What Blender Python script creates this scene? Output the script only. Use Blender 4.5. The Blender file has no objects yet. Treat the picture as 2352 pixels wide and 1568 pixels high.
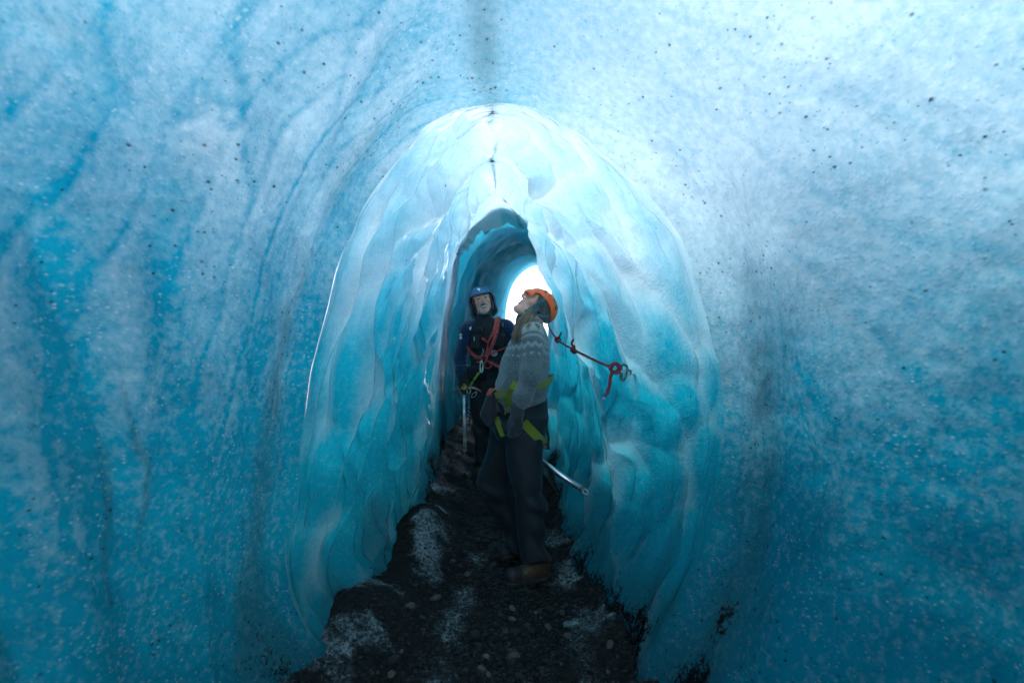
import bpy, bmesh, math, random
import numpy as np
from mathutils import Vector, Matrix, Euler

# ------------------------------------------------------------------ camera, sky, sun, exposure
scene = bpy.context.scene
CAM_Z = 1.37
K = 0.6 / 784.0            # slope per pixel of the 2352x1568 view of the place
cam_data = bpy.data.cameras.new('camera')
cam_data.lens = 20.0
cam_data.sensor_width = 36.0
cam_data.clip_start = 0.02
cam_data.clip_end = 400.0
cam_data.dof.use_dof = True
cam_data.dof.focus_distance = 3.35
cam_data.dof.aperture_fstop = 2.6
camera = bpy.data.objects.new('camera', cam_data)
camera.location = (0, 0, CAM_Z)
camera.rotation_euler = (math.radians(90), 0, 0)
scene.collection.objects.link(camera)
scene.camera = camera

SUN_EL, SUN_AZ = math.radians(76), math.radians(50)     # azimuth clockwise from +y
world = bpy.data.worlds.new('World')
scene.world = world
world.use_nodes = True
wn = world.node_tree.nodes
wl = world.node_tree.links
sky_node = wn.new('ShaderNodeTexSky')
sky_node.sky_type = 'NISHITA'
sky_node.sun_disc = False
sky_node.sun_elevation = SUN_EL
sky_node.sun_rotation = SUN_AZ
sky_node.dust_density = 3.0
wn['Background'].inputs['Strength'].default_value = 0.15
wl.new(sky_node.outputs['Color'], wn['Background'].inputs['Color'])

sun_data = bpy.data.lights.new('sun', 'SUN')
sun_data.energy = 0.6
sun_data.angle = math.radians(50)
sun_data.color = (1.0, 0.97, 0.92)
sun = bpy.data.objects.new('sun', sun_data)
sun_dir = Vector((math.sin(SUN_AZ) * math.cos(SUN_EL), math.cos(SUN_AZ) * math.cos(SUN_EL), math.sin(SUN_EL)))
sun.rotation_euler = (-sun_dir).to_track_quat('-Z', 'Y').to_euler()
sun.location = (6, 8, 14)
scene.collection.objects.link(sun)

scene.view_settings.view_transform = 'Standard'
scene.view_settings.look = 'None'
scene.view_settings.exposure = 3.1
scene.view_settings.gamma = 1.0
scene.render.engine = 'CYCLES'
scene.cycles.max_bounces = 5
scene.cycles.diffuse_bounces = 4
scene.cycles.glossy_bounces = 2
scene.cycles.transmission_bounces = 5
scene.cycles.use_denoising = True
scene.cycles.use_adaptive_sampling = True
scene.cycles.adaptive_threshold = 0.03
scene.cycles.adaptive_min_samples = 16
scene.cycles.sample_clamp_indirect = 6.0
scene.cycles.caustics_reflective = False
scene.cycles.caustics_refractive = False

# ------------------------------------------------------------------ helpers
COL = scene.collection


def P(u, v, y):
    """A point of the place seen at (u, v) of the 2352x1568 photograph, y metres away."""
    return Vector(((u - 1176) * K * y, y, CAM_Z - (v - 784) * K * y))


def smooth(e0, e1, x):
    t = np.clip((x - e0) / (e1 - e0), 0, 1)
    return t * t * (3 - 2 * t)


def _hash(ix, iy, iz):
    h = (ix * 374761393 + iy * 668265263 + iz * 2147483647) & 0xFFFFFFFF
    h = ((h ^ (h >> 13)) * 1274126177) & 0xFFFFFFFF
    h = ((h ^ (h >> 16)) * 2246822519) & 0xFFFFFFFF
    return ((h ^ (h >> 15)) & 0xFFFFFF).astype(np.float64) / 0xFFFFFF


def vnoise(x, y, z=0.0, seed=0):
    """Value noise, -1..1."""
    x, y, z = np.broadcast_arrays(np.asarray(x, float), np.asarray(y, float), np.asarray(z, float))
    ix, iy, iz = np.floor(x).astype(np.int64), np.floor(y).astype(np.int64), np.floor(z).astype(np.int64)
    fx, fy, fz = x - ix, y - iy, z - iz
    fx, fy, fz = [f * f * f * (f * (f * 6 - 15) + 10) for f in (fx, fy, fz)]
    ix = ix + seed * 1013
    r = 0
    for dx in (0, 1):
        for dy in (0, 1):
            for dz in (0, 1):
                w = (fx if dx else 1 - fx) * (fy if dy else 1 - fy) * (fz if dz else 1 - fz)
                r = r + w * _hash(ix + dx, iy + dy, iz + dz)
    return r * 2 - 1


def fbm(x, y, z=0.0, octaves=4, seed=0, gain=0.5):
    a, s, f = 1.0, 0.0, 1.0
    tot = 0.0
    for o in range(octaves):
        s = s + a * vnoise(np.asarray(x) * f, np.asarray(y) * f, np.asarray(z) * f, seed + o * 7)
        tot += a
        a *= gain
        f *= 2.03
    return s / tot


def worley(x, y, seed=0):
    """Distance to the nearest and second nearest scattered point of a jittered lattice."""
    x, y = np.broadcast_arrays(np.asarray(x, float), np.asarray(y, float))
    ix, iy = np.floor(x).astype(np.int64), np.floor(y).astype(np.int64)
    f1 = np.full(x.shape, 9.0)
    f2 = np.full(x.shape, 9.0)
    for dx in (-1, 0, 1):
        for dy in (-1, 0, 1):
            cx, cy = ix + dx, iy + dy
            px = cx + 0.15 + 0.7 * _hash(cx + seed * 31, cy, cx * 0 + 1)
            py = cy + 0.15 + 0.7 * _hash(cx + seed * 31, cy, cx * 0 + 2)
            d = (x - px) ** 2 + (y - py) ** 2
            f2 = np.minimum(f2, np.maximum(f1, d))
            f1 = np.minimum(f1, d)
    return np.sqrt(f1), np.sqrt(f2)


def new_mat(name):
    m = bpy.data.materials.new(name)
    m.use_nodes = True
    nt = m.node_tree
    for n in list(nt.nodes):
        nt.nodes.remove(n)
    out = nt.nodes.new('ShaderNodeOutputMaterial')
    return m, nt, out


class NT:
    """Tiny wrapper to write node trees tersely."""

    def __init__(self, nt):
        self.nt = nt

    def n(self, kind, **kw):
        nd = self.nt.nodes.new(kind)
        for k, v in kw.items():
            setattr(nd, k, v)
        return nd

    def l(self, a, b):
        self.nt.links.new(a, b)

    def val(self, sock, v):
        if hasattr(v, 'is_linked') or isinstance(v, bpy.types.NodeSocket):
            self.l(v, sock)
        else:
            sock.default_value = v

    def math(self, op, a, b=0.0, c=None, clamp=False):
        nd = self.n('ShaderNodeMath', operation=op, use_clamp=clamp)
        self.val(nd.inputs[0], a)
        self.val(nd.inputs[1], b)
        if c is not None:
            self.val(nd.inputs[2], c)
        return nd.outputs[0]

    def ramp(self, x, a, b, lo=0.0, hi=1.0, kind='SMOOTHSTEP'):
        nd = self.n('ShaderNodeMapRange', interpolation_type=kind)
        self.val(nd.inputs[0], x)
        self.val(nd.inputs[1], a)
        self.val(nd.inputs[2], b)
        self.val(nd.inputs[3], lo)
        self.val(nd.inputs[4], hi)
        return nd.outputs[0]

    def mix(self, f, a, b, blend='MIX'):
        nd = self.n('ShaderNodeMix', data_type='RGBA', blend_type=blend)
        self.val(nd.inputs[0], f)
        for s, v in ((nd.inputs[6], a), (nd.inputs[7], b)):
            if isinstance(v, tuple) and len(v) == 3:
                v = v + (1.0,)
            self.val(s, v)
        return nd.outputs[2]

    def coord(self, scale=(1, 1, 1), kind='Object', rot=(0, 0, 0)):
        tc = self.n('ShaderNodeTexCoord')
        mp = self.n('ShaderNodeMapping')
        mp.inputs['Scale'].default_value = scale
        mp.inputs['Rotation'].default_value = rot
        self.l(tc.outputs[kind], mp.inputs['Vector'])
        return mp.outputs[0]

    def noise(self, vec, scale, detail=4, rough=0.55, dist=0.0, color=False):
        nd = self.n('ShaderNodeTexNoise')
        self.l(vec, nd.inputs['Vector'])
        nd.inputs['Scale'].default_value = scale
        nd.inputs['Detail'].default_value = detail
        nd.inputs['Roughness'].default_value = rough
        nd.inputs['Distortion'].default_value = dist
        return nd.outputs['Color' if color else 'Fac']

    def vor(self, vec, scale, feature='F1', rand=1.0, out='Distance'):
        nd = self.n('ShaderNodeTexVoronoi', feature=feature)
        self.l(vec, nd.inputs['Vector'])
        nd.inputs['Scale'].default_value = scale
        nd.inputs['Randomness'].default_value = rand
        return nd.outputs[out]

    def attr(self, name):
        nd = self.n('ShaderNodeAttribute', attribute_name=name)
        return nd.outputs['Fac']

    def bump(self, h, strength, dist, normal=None):
        nd = self.n('ShaderNodeBump')
        nd.inputs['Strength'].default_value = strength
        nd.inputs['Distance'].default_value = dist
        self.l(h, nd.inputs['Height'])
        if normal is not None:
            self.l(normal, nd.inputs['Normal'])
        return nd.outputs[0]


def simple_mat(name, col, rough=0.6, metal=0.0, noise_scale=60.0, var=0.25, bump=0.15, bump_dist=0.002, spec=0.5, coat=0.0, sheen=0.0):
    """Principled with mottled colour and fine relief."""
    m, nt, out = new_mat(name)
    w = NT(nt)
    v = w.coord()
    f = w.noise(v, noise_scale, 5, 0.6)
    f2 = w.noise(v, noise_scale * 0.13, 3, 0.5)
    lo = tuple(c * (1 - var) for c in col)
    hi = tuple(min(1, c * (1 + var)) for c in col)
    c = w.mix(w.ramp(f2, 0.3, 0.7), lo, hi)
    b = w.n('ShaderNodeBsdfPrincipled')
    w.l(c, b.inputs['Base Color'])
    w.l(w.ramp(f, 0.3, 0.7, rough * 0.85, min(1, rough * 1.12)), b.inputs['Roughness'])
    b.inputs['Metallic'].default_value = metal
    b.inputs['Specular IOR Level'].default_value = spec
    b.inputs['Coat Weight'].default_value = coat
    b.inputs['Sheen Weight'].default_value = sheen
    if bump:
        w.l(w.bump(f, bump, bump_dist), b.inputs['Normal'])
    w.l(b.outputs[0], out.inputs[0])
    return m


def mesh_obj(name, verts, faces, mat, parent=None, smooth_shade=True):
    me = bpy.data.meshes.new(name)
    me.from_pydata([tuple(v) for v in verts], [], faces)
    me.update()
    if smooth_shade:
        me.polygons.foreach_set('use_smooth', [True] * len(me.polygons))
    if mat is not None:
        me.materials.append(mat)
    o = bpy.data.objects.new(name, me)
    COL.objects.link(o)
    if parent is not None:
        o.parent = parent
    return o


def grid_obj(name, V, mat, attrs=None, flip=False, parent=None):
    """Mesh from an (m, n, 3) array of points."""
    m, n, _ = V.shape
    me = bpy.data.meshes.new(name)
    idx = np.arange(m * n).reshape(m, n)
    a, b, c, d = idx[:-1, :-1], idx[:-1, 1:], idx[1:, 1:], idx[1:, :-1]
    q = np.stack([a, b, c, d] if not flip else [a, d, c, b], -1).reshape(-1, 4)
    me.vertices.add(m * n)
    me.vertices.foreach_set('co', V.reshape(-1).astype(np.float32))
    me.loops.add(q.size)
    me.loops.foreach_set('vertex_index', q.reshape(-1).astype(np.int32))
    me.polygons.add(len(q))
    me.polygons.foreach_set('loop_start', np.arange(0, q.size, 4, dtype=np.int32))
    me.polygons.foreach_set('use_smooth', np.ones(len(q), dtype=bool))
    me.update(calc_edges=True)
    me.validate()
    for k, arr in (attrs or {}).items():
        at = me.attributes.new(k, 'FLOAT', 'POINT')
        at.data.foreach_set('value', np.ascontiguousarray(np.broadcast_to(arr, (m, n)).reshape(-1), dtype=np.float32))
    me.materials.append(mat)
    o = bpy.data.objects.new(name, me)
    COL.objects.link(o)
    if parent is not None:
        o.parent = parent
    return o


def tag(o, label=None, cat=None, group=None, kind=None):
    if label:
        o['label'] = label
    if cat:
        o['category'] = cat
    if group:
        o['group'] = group
    if kind:
        o['kind'] = kind
    return o


def empty(name, loc):
    o = bpy.data.objects.new(name, None)
    o.location = loc
    o.empty_display_size = 0.1
    COL.objects.link(o)
    return o


# ------------------------------------------------------------------ ice material
def ice_material(name, pale, deep, dirt_col=(0.026, 0.024, 0.023), trans=0.74, bubble=1.0, gloss=0.12, pebble=1.0, relief=22.0, through=0.45, wet=0.8):
    m, nt, out = new_mat(name)
    w = NT(nt)
    v = w.coord()
    # colour: bubbly white ice against clear blue ice (set per vertex, with height and hollow shading put in), mottled finely
    fine = w.noise(v, 38.0, 4, 0.62)
    col = w.mix(w.math('ADD', w.attr('tone_shade'), w.ramp(fine, 0.30, 0.70, -0.20 * bubble, 0.20 * bubble, 'LINEAR'), clamp=True), deep, pale)
    # bubbles and flakes: separate small pale lenses, and dark pits between them
    vb = w.n('ShaderNodeTexVoronoi', feature='F1')
    w.l(w.coord((1.0, 1.0, 1.5)), vb.inputs['Vector'])
    vb.inputs['Scale'].default_value = 62.0
    cb = w.n('ShaderNodeSeparateColor')
    w.l(vb.outputs['Color'], cb.inputs[0])
    patchy = w.ramp(w.noise(v, 4.5, 3, 0.6), 0.38, 0.62, 0.25, 1.15)
    lens = w.ramp(vb.outputs['Distance'], w.math('ADD', 0.12, w.math('MULTIPLY', cb.outputs[1], 0.40)), 0.06)
    col = w.mix(w.math('MULTIPLY', w.math('MULTIPLY', lens, w.math('GREATER_THAN', cb.outputs[0], 0.55)), w.math('MULTIPLY', patchy, 0.42 * bubble)), col, (0.82, 0.92, 0.94))
    col = w.mix(w.math('MULTIPLY', w.math('MULTIPLY', lens, w.math('LESS_THAN', cb.outputs[0], 0.16)), 0.55 * bubble), col, deep)
    # dirt: single grains set in the ice, thicker where the mesh carries dirt
    dirt_shade = w.attr('dirt_shade')
    vd = w.n('ShaderNodeTexVoronoi', feature='F1')
    w.l(w.coord((1.0, 0.8, 1.25), rot=(0.5, 0.3, 0.4)), vd.inputs['Vector'])
    vd.inputs['Scale'].default_value = 54.0
    cellr = w.n('ShaderNodeSeparateColor')
    w.l(vd.outputs['Color'], cellr.inputs[0])
    prob = w.math('ADD', w.math('MULTIPLY', w.attr('grain'), 0.75), w.math('MULTIPLY', w.math('POWER', dirt_shade, 1.25), 1.25))
    gr = w.math('MULTIPLY', w.ramp(w.math('ADD', vd.outputs['Distance'], w.math('MULTIPLY', fine, 0.55)), w.math('ADD', 0.34, w.math('MULTIPLY', w.math('POWER', cellr.outputs[1], 2.0), 0.42)), 0.28),
                w.math('LESS_THAN', cellr.outputs[0], prob))
    g = w.noise(v, 34.0, 6, 0.86, 0.3)
    thr = w.ramp(dirt_shade, 0.25, 1.0, 0.80, 0.38, 'LINEAR')
    dm = w.ramp(w.math('SUBTRACT', g, thr), 0.0, 0.10)
    dm = w.math('MAXIMUM', dm, w.math('MULTIPLY', gr, 0.92), clamp=True)
    film = w.math('MULTIPLY', w.ramp(dirt_shade, 0.08, 0.7), 0.50)
    col = w.mix(film, col, (0.055, 0.17, 0.20))
    col = w.mix(dm, col, dirt_col)
    # relief
    h = w.math('ADD', w.noise(v, relief, 3, 0.5), w.math('MULTIPLY', w.ramp(w.vor(v, 70.0), 0.0, 0.6), 0.35))
    nrm = w.bump(h, 0.6 * pebble, 0.012)
    dif = w.n('ShaderNodeBsdfDiffuse')
    w.l(col, dif.inputs['Color'])
    w.l(nrm, dif.inputs['Normal'])
    trl = w.n('ShaderNodeBsdfTranslucent')
    w.l(w.mix(1.0, col, (through,) * 3, 'MULTIPLY'), trl.inputs['Color'])
    w.l(nrm, trl.inputs['Normal'])
    mx = w.n('ShaderNodeMixShader')
    mx.inputs[0].default_value = trans
    w.l(dif.outputs[0], mx.inputs[1])
    w.l(trl.outputs[0], mx.inputs[2])
    gl = w.n('ShaderNodeBsdfGlossy')
    gl.inputs['Roughness'].default_value = gloss
    vs = w.coord((1.0, 1.0, 0.22))
    wetn = w.bump(w.noise(vs, 9.0, 3, 0.55, 0.4), 0.5, 0.03)
    w.l(wetn, gl.inputs['Normal'])
    fr = w.n('ShaderNodeFresnel')
    fr.inputs['IOR'].default_value = 1.31
    w.l(wetn, fr.inputs['Normal'])
    mg = w.n('ShaderNodeMixShader')
    w.l(w.math('MULTIPLY', w.math('MULTIPLY', fr.outputs[0], w.attr('wet')), w.ramp(dm, 0, 1, wet, 0.3 * wet)), mg.inputs[0])
    w.l(mx.outputs[0], mg.inputs[1])
    w.l(gl.outputs[0], mg.inputs[2])
    w.l(mg.outputs[0], out.inputs[0])
    return m


ICE_NEAR = ice_material('near_ice', (0.66, 0.87, 0.90), (0.006, 0.37, 0.52), bubble=0.9, gloss=0.22, pebble=0.5, through=0.25, wet=0.25)
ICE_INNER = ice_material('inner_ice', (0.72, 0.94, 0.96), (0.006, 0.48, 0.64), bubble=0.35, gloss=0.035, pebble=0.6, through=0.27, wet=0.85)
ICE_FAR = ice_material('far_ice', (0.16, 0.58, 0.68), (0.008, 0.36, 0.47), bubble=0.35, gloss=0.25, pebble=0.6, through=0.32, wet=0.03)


def snow_material():
    m, nt, out = new_mat('snow')
    w = NT(nt)
    v = w.coord()
    a = w.noise(v, 1.3, 5, 0.6)
    c = w.mix(w.ramp(a, 0.35, 0.7), (0.62, 0.68, 0.74), (0.86, 0.88, 0.90))
    b = w.n('ShaderNodeBsdfPrincipled')
    w.l(c, b.inputs['Base Color'])
    b.inputs['Roughness'].default_value = 0.8
    w.l(w.bump(w.noise(v, 9.0, 6, 0.6), 0.6, 0.05), b.inputs['Normal'])
    w.l(b.outputs[0], out.inputs[0])
    return m


SNOW = snow_material()


# ------------------------------------------------------------------ the ice tunnel: rings along the passage
def ring_px(y, pts):
    return y, np.array([[(u - 1176) * K * y, CAM_Z - (v - 784) * K * y] for u, v in pts])


def ring_m(y, pts):
    return y, np.array(pts, float)


RING_A = [(795, 1590), (668, 1335), (690, 1020), (778, 605), (948, 320), (1152, 228), (1342, 335), (1545, 530), (1656, 860), (1656, 1160), (1465, 1590)]
yA = 2.25
_, A_M = ring_px(yA, RING_A)
cA = np.array([0.0, 1.1])
LIP = np.array([1.03, 1.06, 1.08, 1.08, 1.05, 1.02, 1.045, 1.08, 1.10, 1.10, 1.05])[:, None]


def ring_A(y, s, dz=0.0):
    p = cA + (A_M - cA) * s
    p[:, 1] += dz * smooth(1.0, 2.2, p[:, 1])
    return y, p


NEAR_RINGS = [
    ring_m(-5.0, [(-1.3, -.3), (-1.55, .4), (-1.65, 1.0), (-1.5, 1.7), (-1.0, 2.3), (-.1, 2.6), (.9, 2.35), (1.5, 1.8), (1.7, 1.1), (1.6, .45), (1.3, -.3)]),
    ring_m(-2.5, [(-1.4, -.3), (-1.65, .4), (-1.75, 1.0), (-1.62, 1.8), (-1.1, 2.5), (-.1, 2.85), (1.0, 2.6), (1.65, 1.95), (1.85, 1.15), (1.75, .45), (1.4, -.3)]),
    ring_m(-.6, [(-1.3, -.25), (-1.55, .4), (-1.62, 1.0), (-1.5, 1.8), (-1.02, 2.45), (-.1, 2.75), (.95, 2.55), (1.55, 1.95), (1.75, 1.15), (1.65, .45), (1.3, -.25)]),
    ring_m(.55, [(-1.2, -.22), (-1.37, .4), (-1.40, 1.0), (-1.30, 1.75), (-.92, 2.36), (-.1, 2.66), (.80, 2.50), (1.32, 1.95), (1.50, 1.15), (1.42, .45), (1.1, -.22)]),
    ring_m(1.35, [(-1.05, -.15), (-1.12, .4), (-1.13, .97), (-1.06, 1.65), (-.74, 2.20), (-.08, 2.50), (.62, 2.32), (1.03, 1.85), (1.17, 1.16), (1.12, .5), (.9, -.15)]),
    ring_A(1.85, 1.10, 0.0),
    ring_A(2.08, 1.0 * LIP * 1.005, 0.0),
    ring_A(2.20, 1.0 * (0.35 + 0.65 * LIP), 0.0),
    ring_A(yA, 1.0, 0.0),
]
INNER_RINGS = [
    ring_A(yA, 1.0, 0.0),
    ring_px(2.45, [(830, 1530), (712, 1320), (728, 1030), (815, 610), (972, 345), (1148, 248), (1312, 348), (1490, 545), (1590, 860), (1590, 1150), (1440, 1530)]),
    ring_px(2.80, [(860, 1445), (800, 1250), (820, 970), (892, 610), (1004, 384), (1140, 288), (1258, 365), (1388, 545), (1475, 850), (1485, 1130), (1368, 1445)]),
    ring_px(3.2, [(905, 1360), (866, 1180), (886, 915), (952, 605), (1032, 412), (1133, 325), (1208, 380), (1304, 540), (1388, 850), (1402, 1110), (1318, 1365)]),
    ring_px(3.55, [(930, 1300), (915, 1135), (930, 890), (978, 610), (1042, 432), (1134, 352), (1207, 408), (1280, 560), (1348, 850), (1360, 1075), (1300, 1300)]),
    ring_px(4.4, [(1000, 1185), (985, 1060), (985, 860), (1018, 645), (1052, 515), (1135, 430), (1218, 500), (1268, 625), (1286, 850), (1290, 1020), (1275, 1185)]),
    ring_px(5.2, [(1028, 1105), (1012, 1010), (1010, 840), (1032, 660), (1062, 545), (1145, 478), (1236, 525), (1274, 615), (1250, 820), (1244, 980), (1240, 1105)]),
    ring_px(5.75, [(1042, 1062), (1030, 980), (1028, 830), (1045, 680), (1072, 570), (1150, 512), (1248, 548), (1284, 622), (1262, 800), (1256, 950), (1250, 1062)]),
]
FAR_RINGS = [
    ring_px(5.3, [(1000, 1105), (985, 1010), (985, 840), (1010, 650), (1045, 520), (1150, 445), (1250, 500), (1292, 600), (1310, 820), (1310, 980), (1300, 1105)]),
    ring_px(6.0, [(1035, 1060), (1025, 960), (1025, 820), (1042, 665), (1078, 560), (1165, 500), (1265, 545), (1310, 640), (1330, 800), (1330, 920), (1315, 1060)]),
    ring_px(7.0, [(1078, 1000), (1066, 930), (1066, 820), (1080, 695), (1108, 605), (1192, 553), (1285, 595), (1325, 680), (1340, 800), (1340, 900), (1325, 1000)]),
    ring_px(8.3, [(1125, 945), (1115, 890), (1115, 800), (1122, 700), (1150, 625), (1216, 585), (1300, 620), (1335, 690), (1345, 790), (1345, 870), (1330, 945)]),
    ring_px(9.2, [(1168, 930), (1160, 870), (1158, 790), (1166, 690), (1192, 634), (1238, 610), (1295, 636), (1325, 700), (1335, 790), (1335, 860), (1322, 930)]),
]


def pchip_rows(ys, D, yq):
    """Monotone cubic interpolation of rows D (k, ...) at ys, evaluated at yq."""
    ys = np.asarray(ys, float)
    h = np.diff(ys)
    sh = (-1,) + (1,) * (D.ndim - 1)
    dl = np.diff(D, axis=0) / h.reshape(sh)
    m = np.zeros_like(D)
    w1 = (2 * h[1:] + h[:-1]).reshape(sh)
    w2 = (h[1:] + 2 * h[:-1]).reshape(sh)
    same = dl[:-1] * dl[1:] > 0
    with np.errstate(divide='ignore', invalid='ignore'):
        hm = (w1 + w2) / (w1 / dl[:-1] + w2 / dl[1:])
    m[1:-1] = np.where(same, hm, 0)
    m[0], m[-1] = dl[0], dl[-1]
    k = np.clip(np.searchsorted(ys, yq) - 1, 0, len(ys) - 2)
    t = ((yq - ys[k]) / h[k]).reshape(sh)
    hh = h[k].reshape(sh)
    return ((2 * t**3 - 3 * t**2 + 1) * D[k] + (t**3 - 2 * t**2 + t) * hh * m[k] + (-2 * t**3 + 3 * t**2) * D[k + 1] + (t**3 - t**2) * hh * m[k + 1])


def spline_ring(R, n):
    """Catmull-Rom through control points of every ring R (m, k, 2) -> (m, n, 2), even arc length of the mean ring."""
    m, k, _ = R.shape
    ext = np.concatenate([2 * R[:, :1] - R[:, 1:2], R, 2 * R[:, -1:] - R[:, -2:-1]], 1)
    tq = np.linspace(0, k - 1, n)
    seg = np.clip(np.floor(tq).astype(int), 0, k - 2)
    t = (tq - seg)[None, :, None]
    p0, p1, p2, p3 = ext[:, seg], ext[:, seg + 1], ext[:, seg + 2], ext[:, seg + 3]
    return 0.5 * (2 * p1 + (p2 - p0) * t + (2 * p0 - 5 * p1 + 4 * p2 - p3) * t**2 + (3 * p1 - p0 - 3 * p2 + p3) * t**3)


def tunnel_grid(rings, yq, n):
    ys = [r[0] for r in rings]
    D = np.stack([r[1] for r in rings])
    R = pchip_rows(ys, D, yq)
    S = spline_ring(R, n)
    V = np.empty((len(yq), n, 3))
    V[..., 0] = S[..., 0]
    V[..., 1] = yq[:, None]
    V[..., 2] = S[..., 1]
    return V


def grid_normals(V):
    du = np.gradient(V, axis=0)
    dv = np.gradient(V, axis=1)
    N = np.cross(du, dv)
    return N / (np.linalg.norm(N, axis=-1, keepdims=True) + 1e-12)


def lip_shift(V, s, w):
    """Uneven rim: the same shift for the passage and the tunnel that meet at it."""
    c = np.array([0.0, 1.1])
    q = V[..., [0, 2]] - c
    r = np.linalg.norm(q, axis=-1, keepdims=True)
    k = (0.030 * fbm(s * 4.5, 2.0, 0, 3, 701) + 0.012 * fbm(s * 15, 5.0, 0, 2, 703)) * w
    q = q * (1 + k[..., None] / r)
    V[..., 0] = q[..., 0] + c[0]
    V[..., 2] = q[..., 1] + c[1]
    V[..., 1] += 0.09 * fbm(s * 3.5, 9.0, 0, 3, 705) * w
    return V


def build_near():
    yq = np.concatenate([np.linspace(-5, 0.2, 90), np.linspace(0.2, 1.7, 170)[1:], np.linspace(1.7, yA, 150)[1:]])
    n = 520
    V = tunnel_grid(NEAR_RINGS, yq, n)
    N = grid_normals(V)                       # which way it points is settled by the sign below
    s = np.linspace(-1, 1, n)[None, :]        # -1 left floor, 0 crown, 1 right floor
    X, Y, Z = V[..., 0], V[..., 1], V[..., 2]
    inward = np.sign(((np.array([0, 0, 1.2]) - np.stack([X, 0 * Y, Z], -1)) * np.stack([N[..., 0], 0 * Y, N[..., 2]], -1)).sum(-1))[..., None]
    N = N * inward
    left = smooth(0.0, -0.25, s)
    right = smooth(0.0, 0.25, s)
    fade = smooth(yA, yA - 0.12, Y)
    d = 0.035 * fbm(X * 1.6, Y * 1.6, Z * 1.6, 3, 3) + 0.012 * fbm(X * 6, Y * 6, Z * 6, 3, 9)
    # long leaning folds down the left wall
    ph = Y * 4.2 + Z * 0.9 + 0.55 * fbm(X * 1.2, Y * 1.4, Z * 1.0, 3, 21)
    fold = np.abs(np.mod(ph, 1.0) - 0.5) * 2
    amp = smooth(-0.1, 0.35, fbm(Y * 2.2, Z * 0.8, 1.0, 2, 33))
    d += left * amp * 0.035 * (1 - fold**1.5)
    ph2 = Y * 3.0 - Z * 0.6 + 0.7 * fbm(X * 1.0, Y * 1.2, Z * 1.1, 3, 41)
    fold2 = np.abs(np.mod(ph2, 1.0) - 0.5) * 2
    d += right * 0.010 * (1 - fold2**1.5) * smooth(-0.2, 0.4, fbm(Y * 1.5, Z * 1.1, 4.0, 2, 35))
    d += 0.004 * fbm(X * 22, Y * 22, Z * 22, 2, 51)
    f1, f2 = worley((s * 4.2 + 0.35 * fbm(X * 2, Y * 2, Z * 2, 2, 711)), Y * 2.6 + 0.8 * s + 0.35 * fbm(X * 1.5, Y * 1.5, Z * 1.5, 2, 713), 3)
    cup = np.clip(f1, 0, 0.8) ** 2
    d += 0.045 * (cup - 0.25)
    V = V + N * (d * (0.25 + 0.75 * fade))[..., None]
    V = lip_shift(V, s, smooth(1.75, yA, Y))
    # dirt: in the groove beside the lip, along the crown, low on the walls, a few cracks; plus a soft shadow band painted on the crown
    groove = np.exp(-((Y - 2.06) / 0.10) ** 2)
    dirt_shade = 0.30 * groove * (smooth(0.15, 0.45, np.abs(s)) * (0.55 + 0.55 * fbm(X * 3, Y * 3, Z * 3, 3, 61)) + 0.25)
    dirt_shade += 0.18 * groove * smooth(0.25, 0.55, s) * (0.8 + 0.8 * fbm(X * 5, Y * 5, Z * 3, 3, 63))
    crown = np.exp(-((X + 0.09 + 0.05 * fbm(Y * 2, 0, 0, 3, 71)) / 0.06) ** 2) * (Z > 1.8)
    dirt_shade += 0.45 * crown * smooth(-0.5, 0.3, fbm(Y * 3.5, X * 3, 0, 3, 73) + 0.2) * smooth(0.6, 1.9, Y)
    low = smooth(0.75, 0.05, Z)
    dirt_shade += low * (0.24 + 0.35 * fbm(X * 3, Y * 3, Z * 3, 3, 81)) * smooth(1.2, 2.2, Y) + 0.22 * right * smooth(0.95, 0.4, Z) * smooth(1.75, 2.1, Y)
    dirt_shade += smooth(0.35, -0.05, Z) * 0.30 * smooth(1.5, 2.25, Y)
    crack = np.abs(Y - (1.42 + 0.10 * (1.3 - Z) + 0.05 * fbm(Z * 3, 0, 0, 3, 91)))
    dirt_shade += left * np.exp(-(crack / 0.012) ** 2) * 0.50 * smooth(0.5, 0.75, Z) * smooth(1.25, 0.95, Z)
    crack = np.abs(Y - (1.50 + 0.16 * (1.3 - Z) + 0.06 * fbm(Z * 4, 5, 0, 3, 92)))
    dirt_shade += left * np.exp(-(crack / 0.010) ** 2) * 0.5 * smooth(0.75, 0.9, Z) * smooth(1.4, 1.2, Z)
    dirt_shade += 0.40 * left * np.exp(-((Y - 2.06) / 0.07) ** 2) * smooth(0.2, 0.7, Z) * smooth(1.85, 1.4, Z) * (0.75 + 0.9 * fbm(X * 4, Y * 6, Z * 3, 3, 64))
    dirt_shade += 0.27 * right * smooth(-0.05, 0.40, fbm(X * 2.6, Y * 2.6, Z * 2.6, 4, 83)) + 0.26 * left * smooth(0.0, 0.45, fbm(X * 2.4, Y * 2.4, Z * 2.4, 4, 85))
    dirt_shade += 0.20 * np.exp(-((X + 0.08) / 0.14) ** 2) * (Z > 1.8) * smooth(0.9, 2.0, Y)  # soft grey shadow band along the crown, painted through the dirt film
    grain = 0.9 * right * smooth(0.12, 0.5, fbm(X * 2.6, Y * 2.6, Z * 2.6, 4, 95)) + 0.8 * left * smooth(0.15, 0.55, fbm(X * 2.4, Y * 2.4, Z * 2.4, 4, 97)) + 0.012
    grain = grain + 0.4 * low
    tone_shade = smooth(0.6, 2.3, Z) * 0.50 + 0.46 * right * smooth(0.7, 2.0, Z) + 0.22 * (cup - 0.3) + 0.34 * fbm(X * 1.6, Y * 1.6, Z * 1.6, 5, 99, 0.6)  # height and hollow terms put brightening upward and hollow shade into the colour
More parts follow.
